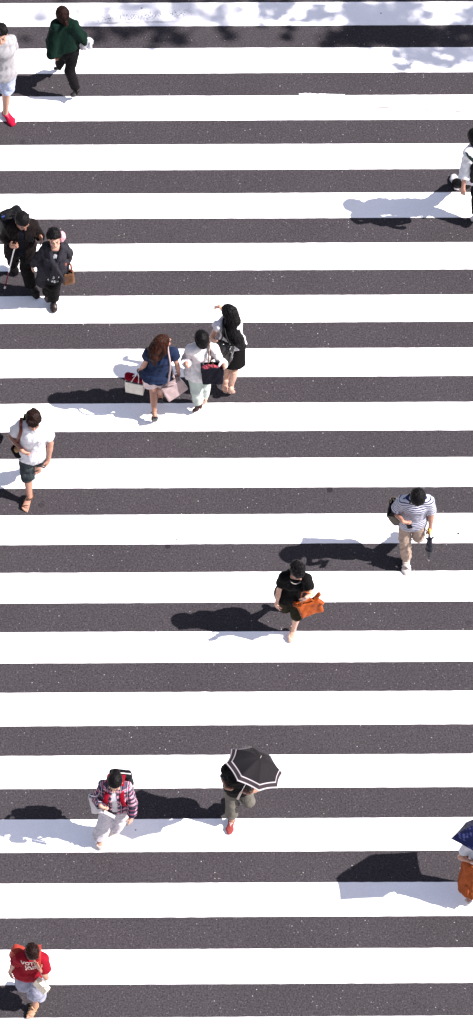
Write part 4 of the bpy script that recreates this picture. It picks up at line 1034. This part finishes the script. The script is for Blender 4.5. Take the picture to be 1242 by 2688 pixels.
#==== suit
p = Person((0, 520, 4.577), 1.72, 10, dict(pel=(245, 560), neck=(258, 320), head=(272, 272), sR=(120, 330), eR=(62, 470), wR=(140, 575), fR=(200, 600),
    sL=(385, 320), eL=(440, 400), wL=(488, 470), fL=(522, 560), kR=(160, 700), aR=(165, 800), tR=(180, 900), kL=(315, 830), aL=(375, 1080), tL=(420, 1160)),
    zh=dict(aR=.16, tR=.04, kR=.52, wR=1.14, fR=1.12, eL=1.22, wL=1.26, fL=1.27), female=False, skin=SKIN_C, nod=30, look=14, seed=41, build=1.0)
p.body('man in a dark brown suit with a white cane, hand on a woman\'s shoulder', hands=dict(R=1.1, L=.35), bare_feet=False)
p.hair(BLACKHAIR, vol=.002, amp=.0015)
p.top('navy_shirt', cloth('navy_cotton', (.012, .014, .026)), sleeve=0, hem=.05, off=.010, flare=.004, neckr=.066, fold=0)
SUIT = cloth('dark_suit_wool', (.022, .015, .015), var=.3)
def lap(f): f.ecap(p.J['neck']+p.tf*.15, p.J['pel']+p.tf*.17-p.spine*.2, (.035, .12), (.06, .13), p.sx, .006, None, 's')
p.top('jacket', SUIT, sleeve=1.93, hem=.20, off=.020, flare=.03, sflare=.010, neckr=.07, fold=.004, extra=lap, wl=.07)
p.trousers('trousers', cloth('black_wool', (.012, .011, .012), var=.25), upto=1.97, off=.014, rk=.078, ra=.068, rt=.09, fold=.004)
for d in 'RL': p.shoe(d, BLACKLEATHER, off=.007, sole=BLACKLEATHER)
w_, D, n_, th = p.pal['R']; g0 = w_+D*.075+n_*.025; tipc = p.at((58, 1080), .02)
T = Thing('white_cane', 'white cane with a red lower section held by the man in the dark suit', 'cane', tipc)
ax = nrm(g0-tipc); top_ = g0+ax*.07; L_ = np.linalg.norm(top_-tipc)
f = F(*box_of([tipc, top_], .03), h=.004); f.cap(tipc+ax*L_*.36, top_, .0075); T.part('shaft', f, solid('white_enamel', (.62, .6, .62), .4))
f = F(*box_of([tipc, top_], .03), h=.004); f.cap(tipc+ax*.04, tipc+ax*L_*.36, .008); T.part('red_section', f, solid('red_enamel', (.28, .012, .03), .4))
f = F(*box_of([tipc], .06), h=.004); f.cap(tipc, tipc+ax*.05, .014, .011); T.part('tip', f, RUBBER)
f = F(*box_of([top_, g0], .05), h=.004); f.cap(top_-ax*.12, top_, .0115); T.part('grip', f, BLACKLEATHER)
T = Thing('backpack', 'large black backpack on the back of the man in the dark suit', 'backpack', p.J['pel']-p.tf*.25)
bc = p.at((138, 235), 1.33); bx = nrm(p.at((245, 160), 1.36)-p.at((25, 250), 1.36)); by = orth(-p.tf, bx); bz = np.cross(bx, by)
if bz[2] < 0: bz = -bz
f = F(*box_of([bc], .36), h=.006); f.rbox(bc-bz*.10, (bx, by, bz), (.145, .09, .20), .035); f.rbox(bc-bz*.16+by*.1, (bx, by, bz), (.10, .03, .11), .02, .006)
T.part('bag_body', f, cloth('black_nylon', (.016, .016, .02), rough=.6), fold=.005, wl=.12)
f = F(*box_of([bc], .36), h=.005)
for e in (-.4, .3): f.rbox(bc+bz*.098+by*e*.12, (bx, by, bz), (.12, .006, .006), .004)
T.part('zip', f, solid('zip', (.05, .05, .055), .4))
f = F(*box_of([bc+bz*.1], .15), h=.0045); strap(f, [bc+bz*.09+bx*.04-by*.03, bc+bz*.14+bx*.0-by*.04, bc+bz*.09-bx*.05-by*.03], .007); T.part('handle', f, BLACKLEATHER)
f = F(*box_of([bc+bz*.11-bx*.11], .1), h=.004); f.rbox(bc+bz*.11-bx*.11+by*.0, (bx, by, bz), (.022, .008, .018), .004); T.part('tag', f, solid('blue_tag', (.03, .08, .32), .5))
for d in 'RL':
    a_ = shoulder_top(p, d, .6, .072); f = p.field(['neck', 'pel', 's'+d], .3, .005)
    ribbon(f, [a_-p.tf*.12-p.spine*.03, a_-p.tf*.05, a_+p.tf*.01, lerp(p.J['neck'], p.J['s'+d], .66)+p.tf*.14-p.spine*.06, lerp(p.J['neck'], p.J['s'+d], .85)+p.tf*.12-p.spine*.2, lerp(p.J['neck'], p.J['s'+d], .98)-p.tf*.02-p.spine*.3], .026, .008, p.sx)
    T.part('strap', f, cloth('black_nylon', (.016, .016, .02)))

#==== charcoal
p = Person((0, 520, 4.577), 1.55, 6, dict(pel=(640, 800), neck=(665, 575), head=(652, 480), sR=(560, 590), eR=(455, 715), wR=(392, 800), fR=(378, 885),
    sL=(765, 585), eL=(822, 655), wL=(825, 735), fL=(800, 810), kR=(590, 1010), aR=(580, 1165), tR=(578, 1245), kL=(650, 1040), aL=(642, 1240), tL=(650, 1345)),
    zh=dict(aR=.15, tR=.03), skin=SKIN_B, nod=-6, look=4, seed=45, build=.98)
p.body('woman in a draped charcoal cardigan and black trousers led beside the man with the cane', hands=dict(L=1.2), bare_feet=False)
p.hair(BLACKHAIR, vol=.010, fringe=.0, amp=.003)
INN = painted('print_jersey', var=.2)
def flowers(P):
    c = np.tile(np.array((.010, .010, .011)), (len(P), 1)); rs_ = np.random.RandomState(2)
    for i in range(26):
        o = p.J['pel']+p.tf*.14-p.spine*rs_.uniform(.0, .17)+p.sx*rs_.uniform(-.06, .06); q = P-o; q = q-np.outer(q@p.tf, p.tf)*.8
        c[np.linalg.norm(q, axis=1) < rs_.uniform(.009, .017)] = (.6, .6, .6)
    for i in range(9):
        o = p.J['neck']+p.tf*.10-p.spine*rs_.uniform(.03, .12)+p.sx*rs_.uniform(-.05, .05); c[np.linalg.norm(P-o, axis=1) < .02] = (.3, .31, .33)
    return c
J = p.J; bot = J['pel']-UP*.22+p.tf*.02; f = p.field(['pel', 'neck', 'sR', 'sL'], .25, .006, extra=[bot]); p.torso(f, .012, bottom=bot, flare=.02, cut=[(bot, DOWN)])
f.ell(J['neck']+p.spine*.045+p.tf*.03-p.spine*.02, (p.sx, p.tf, p.spine), (.07, .085, .055), .008, op='s'); f.cap(J['neck'], p.hp(0, -.022, -.055), .055, .055, 0, op='s')
p.kid(f, 'floral_blouse', INN, paint=flowers)
CHAR = cloth('charcoal_knit', (.058, .054, .070), var=.3, bump=.6)
def drape(f):
    q = p.H/1.7
    f.ecap(J['pel'], J['pel']-UP*.36+p.sx*.14-p.tf*.02, (.16, .12), (.10, .10), p.hx, .05, [(J['pel']-UP*.40, DOWN)])
    f.ecap(J['pel']-p.tf*.05, J['pel']-UP*.30-p.sx*.08-p.tf*.06, (.16, .10), (.13, .07), p.hx, .05, [(J['pel']-UP*.34, DOWN)])
    f.ecap(J['neck']+p.tf*.15-p.spine*.02, J['neck']+p.tf*.18-p.spine*.24, (.062, .10), (.006, .09), p.sx, .01, None, 's')
    f.ecap(J['pel']+p.tf*.2-UP*.02-p.sx*.01, J['pel']+p.tf*.2-UP*.4-p.sx*.04, (.02, .12), (.11, .16), p.sx, .02, None, 's')
    k1 = lerp(J['pel'], J['neck'], .55)+p.tf*.145
    for e in (-1, 1): f.cap(J['neck']+p.sx*e*.085+p.tf*.03+p.spine*.01, k1+p.sx*e*.01, .028, .026, .02)
    for s_ in (-.07, -.02, .03): f.cap(k1, J['pel']+p.tf*.15+p.sx*s_*1.6-UP*.1, .026, .02, .02)
p.top('cardigan', CHAR, sleeve=1.9, hem=.2, off=.017, flare=.02, sflare=.009, neckr=.082, neckdrop=.03, fold=.006, extra=drape, wl=.065)
p.trousers('trousers', cloth('black_wool', (.012, .011, .012), var=.25), upto=1.9, off=.014, rk=.075, ra=.07, rt=.09, fold=.004)
for d in 'RL': p.shoe(d, solid('dark_brown_leather', (.035, .015, .014), .4, .45), off=.006, sole=BLACKLEATHER)
f = F(*box_of([p.hp(-.10, -.05, -.06)], .16), h=.005); f.ell(p.hp(-.105, -.04, -.03), (p.hrt, p.hfw, p.hup), (.042, .05, .06), .01); f.cap(p.hp(-.09, -.03, -.08), p.hp(.0, -.09, -.10), .03, .03, .02)
f.fold(.004, .05, UP, 3); p.kid(f, 'pink_scarf', cloth('pink_silk', (.55, .30, .34)))
BRN = solid('tan_leather', (.20, .085, .035), .5, .35, var=.35, scale=9, bump=.4)
A, B, C = p.at((745, 890), .70), p.at((880, 870), .70), p.at((820, 1000), .48)
T, fr = bag('handbag', 'tan brown leather handbag in the hand of the woman in the charcoal cardigan', 'bag', A, B, C, .22, .13, BRN, solid('orange_scarf', (.40, .10, .06), .7),
    [[lerp(A, B, .2)+V(0, .02, 0), p.at((790, 790), .85), p.J['wL']+(p.J['fL']-p.J['wL'])*.75, p.at((850, 800), .83), lerp(A, B, .85)]], flare=1.12, r=.03, hollow=.06, inner=BLACKC, fold=.004, hr=.013)

#==== navytop
p = Person((300, 770, 3.132), 1.50, 186, dict(pel=(345, 650), neck=(390, 462), head=(402, 402), sL=(288, 492), eL=(246, 590), wL=(208, 638), fL=(196, 668),
    sR=(482, 490), eR=(518, 590), wR=(532, 660), fR=(525, 700), kL=(322, 810), aL=(330, 985), tL=(328, 1050), kR=(372, 770), aR=(380, 850), tR=(388, 885)),
    zh=dict(aL=.19, tL=.02, aR=.13, tR=.04), skin=SKIN_A, nod=0, look=-62, seed=51)
p.body('woman with chestnut hair in a navy blouse and pale pink shorts seen from behind', hands=dict(L=1.2, R=1.0))
q = p.hs
p.hair(REDHAIR, vol=.006, amp=.0025, chains=[([p.hp(.0, -.05, .05), p.hp(.0, -.10, -.05)+V(-.02, -.01, 0), p.hp(.01, -.09, -.16)+V(-.05, -.03, 0), p.hp(.02, -.06, -.30)+V(-.06, -.06, 0)], [.08, .078, .07, .035]),
    ([p.hp(.05, -.02, .03), p.hp(.075, -.04, -.08), p.J['neck']-p.tf*.08+p.sx*-.03-UP*.05], [.05, .045, .04])])
def ruf(f):
    for d in 'RL': e = p.J['s'+d]; f.ecap(e+p.spine*.035, e+(p.J['e'+d]-e)*.36, (.05, .062), (.07, .075), p.tf, .02, [(e+(p.J['e'+d]-e)*.33, nrm(p.J['e'+d]-e))])
p.top('navy_blouse', cloth('navy_silk', (.026, .048, .125), var=.2, spec=.3), sleeve=0, hem=.045, off=.024, flare=.03, neckr=.075, fold=.006, extra=ruf, wl=.08)
p.trousers('shorts', cloth('pink_cotton', (.56, .45, .44)), upto=.56, off=.02, rk=.10, rt=.098, fold=.004)
for d in 'RL': p.sandal(d, BLACKLEATHER, heel=.0, straps=((.10, .044, ''), (-.01, .05, 'ankle'), (.05, .044, '')))
wr = p.J['wL']; f = F(*box_of([wr], .08), h=.004); ax = nrm(p.J['fL']-wr)
for i in range(10):
    a1, a2 = i*.628, (i+1)*.628; x_, y_ = orth(V(1, 0, 0), ax), np.cross(ax, orth(V(1, 0, 0), ax)); f.cap(wr+(x_*math.cos(a1)+y_*math.sin(a1))*.028, wr+(x_*math.cos(a2)+y_*math.sin(a2))*.028, .006)
p.kid(f, 'bracelet', BLACKLEATHER)
WP = solid('white_paper', (.7, .7, .7), .7, bump=.02)
A, B, C = p.at((92, 705), .60), p.at((245, 735), .60), p.at((145, 790), .36)
T, fr = bag('paper_bag', 'ivory paper bag in the left hand of the woman in the navy blouse', 'bag', A, B, C, .20, .15, solid('ivory_paper', (.52, .49, .43), .7, bump=.05), WP,
    [[lerp(A, B, .3)+V(0, -.03, 0), p.at((180, 672), .76), p.at((200, 665), .76), lerp(A, B, .7)+V(0, -.03, 0)], [lerp(A, B, .3)+V(0, .04, 0), p.at((185, 665), .78), lerp(A, B, .75)+V(0, .04, 0)]], r=.004, fold=0, hr=.005, hollow=.05, flare=.95)
x, d, n_, m, bot = fr
f = F(*box_of([A, B], .1), h=.005); f.ecap(lerp(A, B, .12)+UP*.025+V(0, .03, 0), lerp(A, B, .95)+UP*.015+V(0, .03, 0), (.05, .035), (.05, .04), V(0, 1, 0)); f.fold(.004, .05, x, 3)
T = Thing('red_parcel', 'crimson wrapped parcel lying in the white paper bag', 'parcel', m); T.part('wrapping', f, cloth('crimson_cloth', (.36, .006, .025)))
f = F(*box_of([A, B], .1), h=.005); c_ = lerp(A, B, .53)+UP*.02+V(0, .03, 0)
for i in range(10): a1, a2 = i*.628, (i+1)*.628; xx_ = V(0, 1, 0); f.cap(c_+(xx_*math.cos(a1)*.053+UP*math.sin(a1)*.04), c_+(xx_*math.cos(a2)*.053+UP*math.sin(a2)*.04), .004)
T.part('ribbon', f, cloth('dark_red_ribbon', (.2, .004, .015)))
A, B, C = p.at((388, 795), .66), p.at((535, 695), .74), p.at((470, 825), .50)
TP = solid('dusty_pink_leather', (.36, .27, .27), .5, .3, var=.1)
T, fr = bag('handbag', 'dusty pink leather tote hanging at the right side of the woman in the navy blouse', 'bag', A, B, C, .235, .12, TP, TP,
    [[lerp(A, B, .35), p.at((452, 680), .98), p.at((462, 590), 1.2), shoulder_top(p, 'R', .5, .085)+p.tf*-.04, shoulder_top(p, 'R', .5, .075)+p.tf*.05, lerp(p.J['neck'], p.J['sR'], .8)+p.tf*.13-p.spine*.2, lerp(A, B, .7)+V(0, .04, .02)]], flare=1.1, r=.012, fold=.002, hr=.011, hname='strap')
f = F(*box_of([A, B, C], .14), h=.0045); c_ = lerp(A, B, .45)+UP*.0-n_*0; c_ = p.at((470, 745), .74)
strap(f, [c_+V(-.05, 0, -.02), c_+V(-.045, -.02, .04), c_+V(0, -.02, .06), c_+V(.045, -.02, .05), c_+V(.06, 0, 0)], .007); T.part('handle', f, TP)

#==== mint
p = Person((300, 770, 3.132), 1.51, 184, dict(pel=(700, 620), neck=(722, 432), head=(718, 372), sL=(625, 462), eL=(590, 548), wL=(592, 585), fL=(598, 612),
    sR=(815, 455), eR=(878, 560), wR=(905, 600), fR=(915, 630), kL=(675, 790), aL=(690, 920), tL=(660, 975), kR=(745, 760), aR=(740, 865), tR=(732, 910)),
    zh=dict(aL=.14, tL=.02, aR=.13, tR=.03, wL=.98, fL=.98, wR=1.0, fR=.98), skin=SKIN_A, nod=8, look=12, seed=55)
p.body('person with short black hair in a loose white shirt and mint trousers seen from behind', hands=dict(L=.9, R=.9), bare_feet=False)
p.hair(BLACKHAIR, vol=.008, amp=.002, chains=[([p.hp(0, -.05, .0), p.hp(0, -.07, -.055)], [.07, .045])])
p.top('loose_shirt', cloth('ivory_cotton', (.58, .55, .55), bump=.9), sleeve=1.7, hem=.11, off=.018, flare=.02, sflare=.014, neckr=.07, fold=.005, wl=.07)
p.trousers('mint_trousers', cloth('mint_cotton', (.40, .45, .41), var=.1, bump=.6), upto=1.85, off=.012, rk=.068, ra=.058, rt=.082, fold=.003)
BRS = solid('brown_suede', (.11, .045, .035), .7)
for d in 'RL': p.shoe(d, BRS if d == 'L' else solid('nude_leather', (.47, .28, .22), .45), off=.004, low=True, heel=.03)
A, B, C = p.at((712, 592), 1.06), p.at((905, 590), 1.06), p.at((805, 700), .76)
NV = cloth('navy_canvas', (.018, .018, .035), rough=.6)
T, fr = bag('tote_bag', 'navy tote with a pink lining on the shoulder of the person in mint trousers', 'bag', A, B, C, .30, .18, NV, LEATHER,
    [[lerp(A, B, .3)+V(0, -.03, 0), p.at((775, 520), 1.18), shoulder_top(p, 'R', .5, .095)-p.tf*.03, shoulder_top(p, 'R', .5, .08)+p.tf*.05, lerp(A, B, .45)+V(0, .12, .1)], [lerp(A, B, .55)+V(0, -.03, 0), p.at((797, 520), 1.18), shoulder_top(p, 'R', .6, .095)-p.tf*.03, shoulder_top(p, 'R', .6, .08)+p.tf*.05, lerp(A, B, .55)+V(0, .12, .1)]],
    flare=.85, r=.015, fold=.004, hollow=.05, inner=cloth('pink_lining', (.45, .08, .12)), hr=.007, hname='strap')

#==== blackhair
p = Person((300, 770, 3.132), 1.53, 176, dict(pel=(975, 410), neck=(945, 215), head=(940, 158), sL=(858, 262), eL=(796, 375), wL=(850, 400), fL=(880, 420),
    sR=(1002, 262), eR=(960, 212), wR=(870, 112), fR=(820, 88), kL=(945, 600), aL=(915, 735), tL=(912, 790), kR=(985, 640), aR=(962, 785), tR=(965, 825)),
    zh=dict(aL=.10, tL=.03, aR=.13, tR=.02, wL=1.05, fL=1.0, eR=1.06, wR=1.24, fR=1.30), skin=SKIN_B, nod=4, look=42, seed=59)
p.body('woman with long black hair in a white sleeveless blouse and black skirt raising a hand', hands=dict(R=.5, L=.6), bare_feet=False)
p.hair(BLACKHAIR, vol=.008, amp=.003, chains=[([p.hp(0, -.05, .04), p.hp(.0, -.10, -.06), p.J['neck']-p.tf*.13+p.sx*.05-p.spine*.05, p.J['neck']-p.tf*.15+p.sx*.11-p.spine*.20, p.J['neck']-p.tf*.14+p.sx*.15-p.spine*.33], [.085, .08, .085, .075, .05]),
    ([p.hp(0, -.08, -.05), p.J['neck']-p.tf*.12+p.sx*.0-p.spine*.10, p.J['neck']-p.tf*.13+p.sx*.06-p.spine*.28], [.07, .07, .04])])
p.top('white_blouse', cloth('white_polo_cotton', (.53, .52, .55)), sleeve=.14, hem=-.02, off=.018, flare=.01, sflare=.02, neckr=.07, fold=.006)
bt = lerp(p.J['pel'], (p.J['kL']+p.J['kR'])/2, .80)
p.skirt('black_skirt', cloth('black_wool', (.012, .011, .012), var=.25), bt, w1=(.165, .16), fold=.003)
for d in 'RL': p.shoe(d, solid('nude_leather', (.47, .28, .22), .45), off=.003, low=True)
A, B, C = p.at((800, 395), 1.10), p.at((950, 420), 1.02), p.at((915, 530), .86)
A = p.at((845, 385), 1.17); B = p.at((985, 445), 1.15); C = p.at((905, 550), .93)
T, fr = bag('shoulder_bag', 'glossy black shoulder bag of the woman with long black hair', 'bag', A, B, C, .24, .18, solid('black_patent', (.010, .010, .011), .25, .6, bump=.6, scale=20), BLACKLEATHER,
    [[lerp(A, B, .25), p.at((893, 320), 1.25), shoulder_top(p, 'L', .45, .09)-p.tf*.05, shoulder_top(p, 'L', .45, .08)+p.tf*.05, lerp(p.J['neck'], p.J['sL'], .9)+p.tf*.12-p.spine*.22], [lerp(A, B, .75), p.at((915, 330), 1.25), shoulder_top(p, 'L', .38, .09)-p.tf*.05, shoulder_top(p, 'L', .38, .08)+p.tf*.05, lerp(p.J['neck'], p.J['sL'], .7)+p.tf*.12-p.spine*.22]],
    flare=1.1, r=.035, fold=.007, hr=.009, wl=.07, hname='strap')

#==== green
p = Person((0, 0, 3.967), 1.63, 174, dict(pel=(690, 500), neck=(668, 222), head=(650, 145), sL=(585, 272), eL=(532, 440), wL=(555, 580), fL=(588, 650),
    sR=(765, 262), eR=(855, 370), wR=(880, 450), fR=(915, 475), kL=(632, 630), aL=(622, 700), tL=(600, 730), kR=(728, 740), aR=(792, 930), tR=(752, 1015)),
    zh=dict(aL=.12, tL=.03, aR=.2, tR=.02, kL=.5), skin=SKIN_A, nod=-4, look=18, seed=63)
p.body('woman in a dark green draped cardigan and black trousers walking away, hair tied low', hands=dict(L=.9, R=1.2), bare_feet=False)
p.hair(BROWNHAIR, vol=.005, amp=.002, chains=[([p.hp(0, -.07, -.0), p.hp(.01, -.085, -.03)], [.055, .045]), ([p.at((680, 225), 1.45), p.at((690, 256), 1.46)], [.032, .028])])
J = p.J
def cape(f):
    for d, e in (('R', 1), ('L', -1)):
        pass
    f.cap(p.at((590, 300), 1.33), p.at((535, 570), .93), .05, .065, .04, [(p.at((530, 600), .86), DOWN)])
    f.ecap(p.at((665, 260), 1.33), p.at((640, 470), .98), (.17, .09), (.19, .10), V(1, 0, 0), .04)
    f.ecap(p.at((650, 400), 1.05), p.at((600, 560), .90), (.13, .09), (.06, .05), V(1, 0, 0), .04)
    f.cap(p.at((785, 300), 1.30), p.at((885, 455), 1.0), .045, .03, .04)
p.top('green_cardigan', cloth('dark_green_knit', (.008, .036, .025), var=.25, bump=.8), sleeve=1.5, hem=-.09, off=.016, flare=.015, sflare=.02, neckr=.07, fold=.007, extra=cape, wl=.075, h=.007)
p.trousers('trousers', cloth('black_denim', (.018, .016, .018), var=.3), upto=1.92, off=.012, rk=.066, ra=.054, rt=.088, fold=.003)
for d in 'RL': p.shoe(d, BLACKLEATHER, off=.004, low=True, heel=.035)
A, B, C = p.at((885, 395), 1.0), p.at((965, 425), .98), p.at((945, 500), .78)
T, fr = bag('plastic_bag', 'white carrier bag at the right side of the woman in the green cardigan', 'bag', A, B, C, .16, .11, solid('white_plastic', (.62, .62, .66), .4, .4), solid('white_plastic', (.62, .62, .66), .4, .4),
    [[lerp(A, B, .1), p.at((888, 372), 1.08), lerp(A, B, .4)]], r=.02, fold=.007, wl=.06, hr=.006)
A, B, C = p.at((810, 450), .88), p.at((885, 490), .86), p.at((850, 540), .70)
f = F(*box_of([A, B, C], .1), h=.005); f.ecap(A+V(0, .1, 0), C+V(0.02, .08, 0), (.05, .03), (.06, .04), V(1, 0, 0), .02); T.part('lower_fold', f, solid('grey_plastic', (.42, .4, .44), .5), fold=.005, wl=.06)
f = F(*box_of([C], .16), h=.0045); strap(f, [p.at((805, 545), .72), p.at((840, 575), .68), p.at((880, 540), .72), p.at((895, 505), .78)], .0045); T.part('handle', f, solid('grey_plastic', (.42, .4, .44), .5))

#==== runner
p = Person((0, 0, 3.967), 1.78, 12, dict(pel=(25, 730), neck=(8, 425), head=(8, 352), sR=(-112, 425), eR=(-165, 560), wR=(-120, 660), fR=(-90, 700),
    sL=(112, 420), eL=(132, 520), wL=(118, 565), fL=(95, 598), kR=(-45, 900), aR=(-70, 930), tR=(-90, 985), kL=(70, 960), aL=(58, 1175), tL=(140, 1295)),
    zh=dict(aR=.34, tR=.2, kR=.55, wL=1.12, fL=1.1), female=False, skin=SKIN_B, nod=4, look=-8, seed=67)
p.body('man in a grey T-shirt, light blue shorts and red sneakers running at the left edge', hands=dict(L=1.2, R=1.2), bare_feet=False)
p.hair(BLACKHAIR, vol=.006, amp=.004)
p.top('grey_shirt', cloth('grey_marl_jersey', (.31, .30, .315), bump=.4, var=.08), sleeve=.7, hem=.08, off=.014, flare=.012, sflare=.024, neckr=.066, fold=.005)
p.trousers('shorts', cloth('light_blue_cotton', (.34, .38, .50)), upto=.92, off=.014, rk=.09, ra=.09, rt=.095, fold=.005)
for d in 'RL': p.shoe(d, cloth('red_mesh', (.55, .012, .05)), off=.008, sole=RUBBER, lace=cloth('pink_lace', (.7, .2, .25)))

#==== student
p = Person((900, 320, 3.48), 1.68, 208, dict(pel=(1200, 440), neck=(1204, 222), head=(1206, 140), sL=(1152, 285), eL=(1118, 450), wL=(1100, 610), fL=(1092, 700),
    sR=(1262, 258), eR=(1292, 400), wR=(1285, 530), fR=(1280, 590), kL=(1118, 560), aL=(1035, 560), tL=(1000, 478), kR=(1225, 640), aR=(1222, 860), tR=(1196, 880)),
    zh=dict(aR=.15, tR=.03), female=False, skin=SKIN_A, nod=10, look=0, seed=71, build=.88)
p.body('student in a white shirt and black trousers walking away at the right edge', bare_feet=False)
p.hair(BLACKHAIR, vol=.010, amp=.0015, chains=[([p.hp(0, -.05, .0), p.hp(0, -.07, -.06)], [.075, .05])])
p.top('white_shirt', cloth('white_shirting', (.50, .50, .53), bump=.7), sleeve=1.35, hem=.12, off=.018, flare=.02, sflare=.03, neckr=.06, fold=.007)
p.trousers('trousers', cloth('black_wool', (.012, .011, .012), var=.25), upto=1.95, off=.012, rk=.07, ra=.06, rt=.088, fold=.004)
for d in 'RL': p.shoe(d, cloth('white_canvas', (.50, .47, .48)), off=.008, sole=RUBBER)
T = Thing('shoulder_bag', 'black shoulder bag with a dark green strap carried by the student in the white shirt', 'bag', p.at((1215, 480), .8))
bc = p.at((1255, 455), 1.13); f = F(*box_of([bc], .3), h=.006); f.rbox(bc, (nrm(V(1, .2, 0)), nrm(V(-.2, 1, 0)), UP), (.125, .05, .16), .03); T.part('bag_body', f, cloth('black_nylon', (.016, .016, .02), rough=.6), fold=.004)
a_ = shoulder_top(p, 'R', .45, .075); f = p.field(['neck', 'pel', 'sR'], .4, .005)
ribbon(f, [p.at((1165, 250), 1.36), p.at((1140, 278), 1.47), p.at((1155, 318), 1.46), p.at((1190, 352), 1.43), bc+UP*.15-V(.03, 0, 0)], .03, .006, p.sx); T.part('strap', f, cloth('dark_green_webbing', (.01, .025, .022)))

#==== passer
p = Person((0, 1050, 5.95), 1.70, 0, dict(pel=(-330, 930), neck=(-320, 620), head=(-318, 545), sR=(-520, 640), eR=(-600, 820), wR=(-560, 990), fR=(-540, 1090),
    sL=(-110, 645), eL=(-42, 590), wL=(-130, 700), fL=(-190, 640), kR=(-380, 1250), aR=(-390, 1560), tR=(-385, 1700), kL=(-260, 1120), aL=(-265, 1260), tL=(-260, 1380)),
    zh=dict(aL=.14, tL=.03, eL=1.25, wL=1.3, fL=1.38), female=False, skin=SKIN_B, nod=5, seed=75)
p.body('person mostly outside the left edge, only a navy sleeve reaching into the picture', hands=dict(L=.8), bare_feet=False)
p.hair(BLACKHAIR, vol=.005, amp=.003)
p.top('navy_shirt', cloth('navy_cotton', (.012, .014, .026)), sleeve=1.2, hem=.14, off=.014, flare=.012, sflare=.02, fold=.004)
p.trousers('trousers', cloth('grey_denim', (.045, .06, .075)), upto=1.9, off=.012, rk=.075, ra=.062, rt=.09)
for d in 'RL': p.shoe(d, BLACKLEATHER, off=.007, sole=RUBBER)
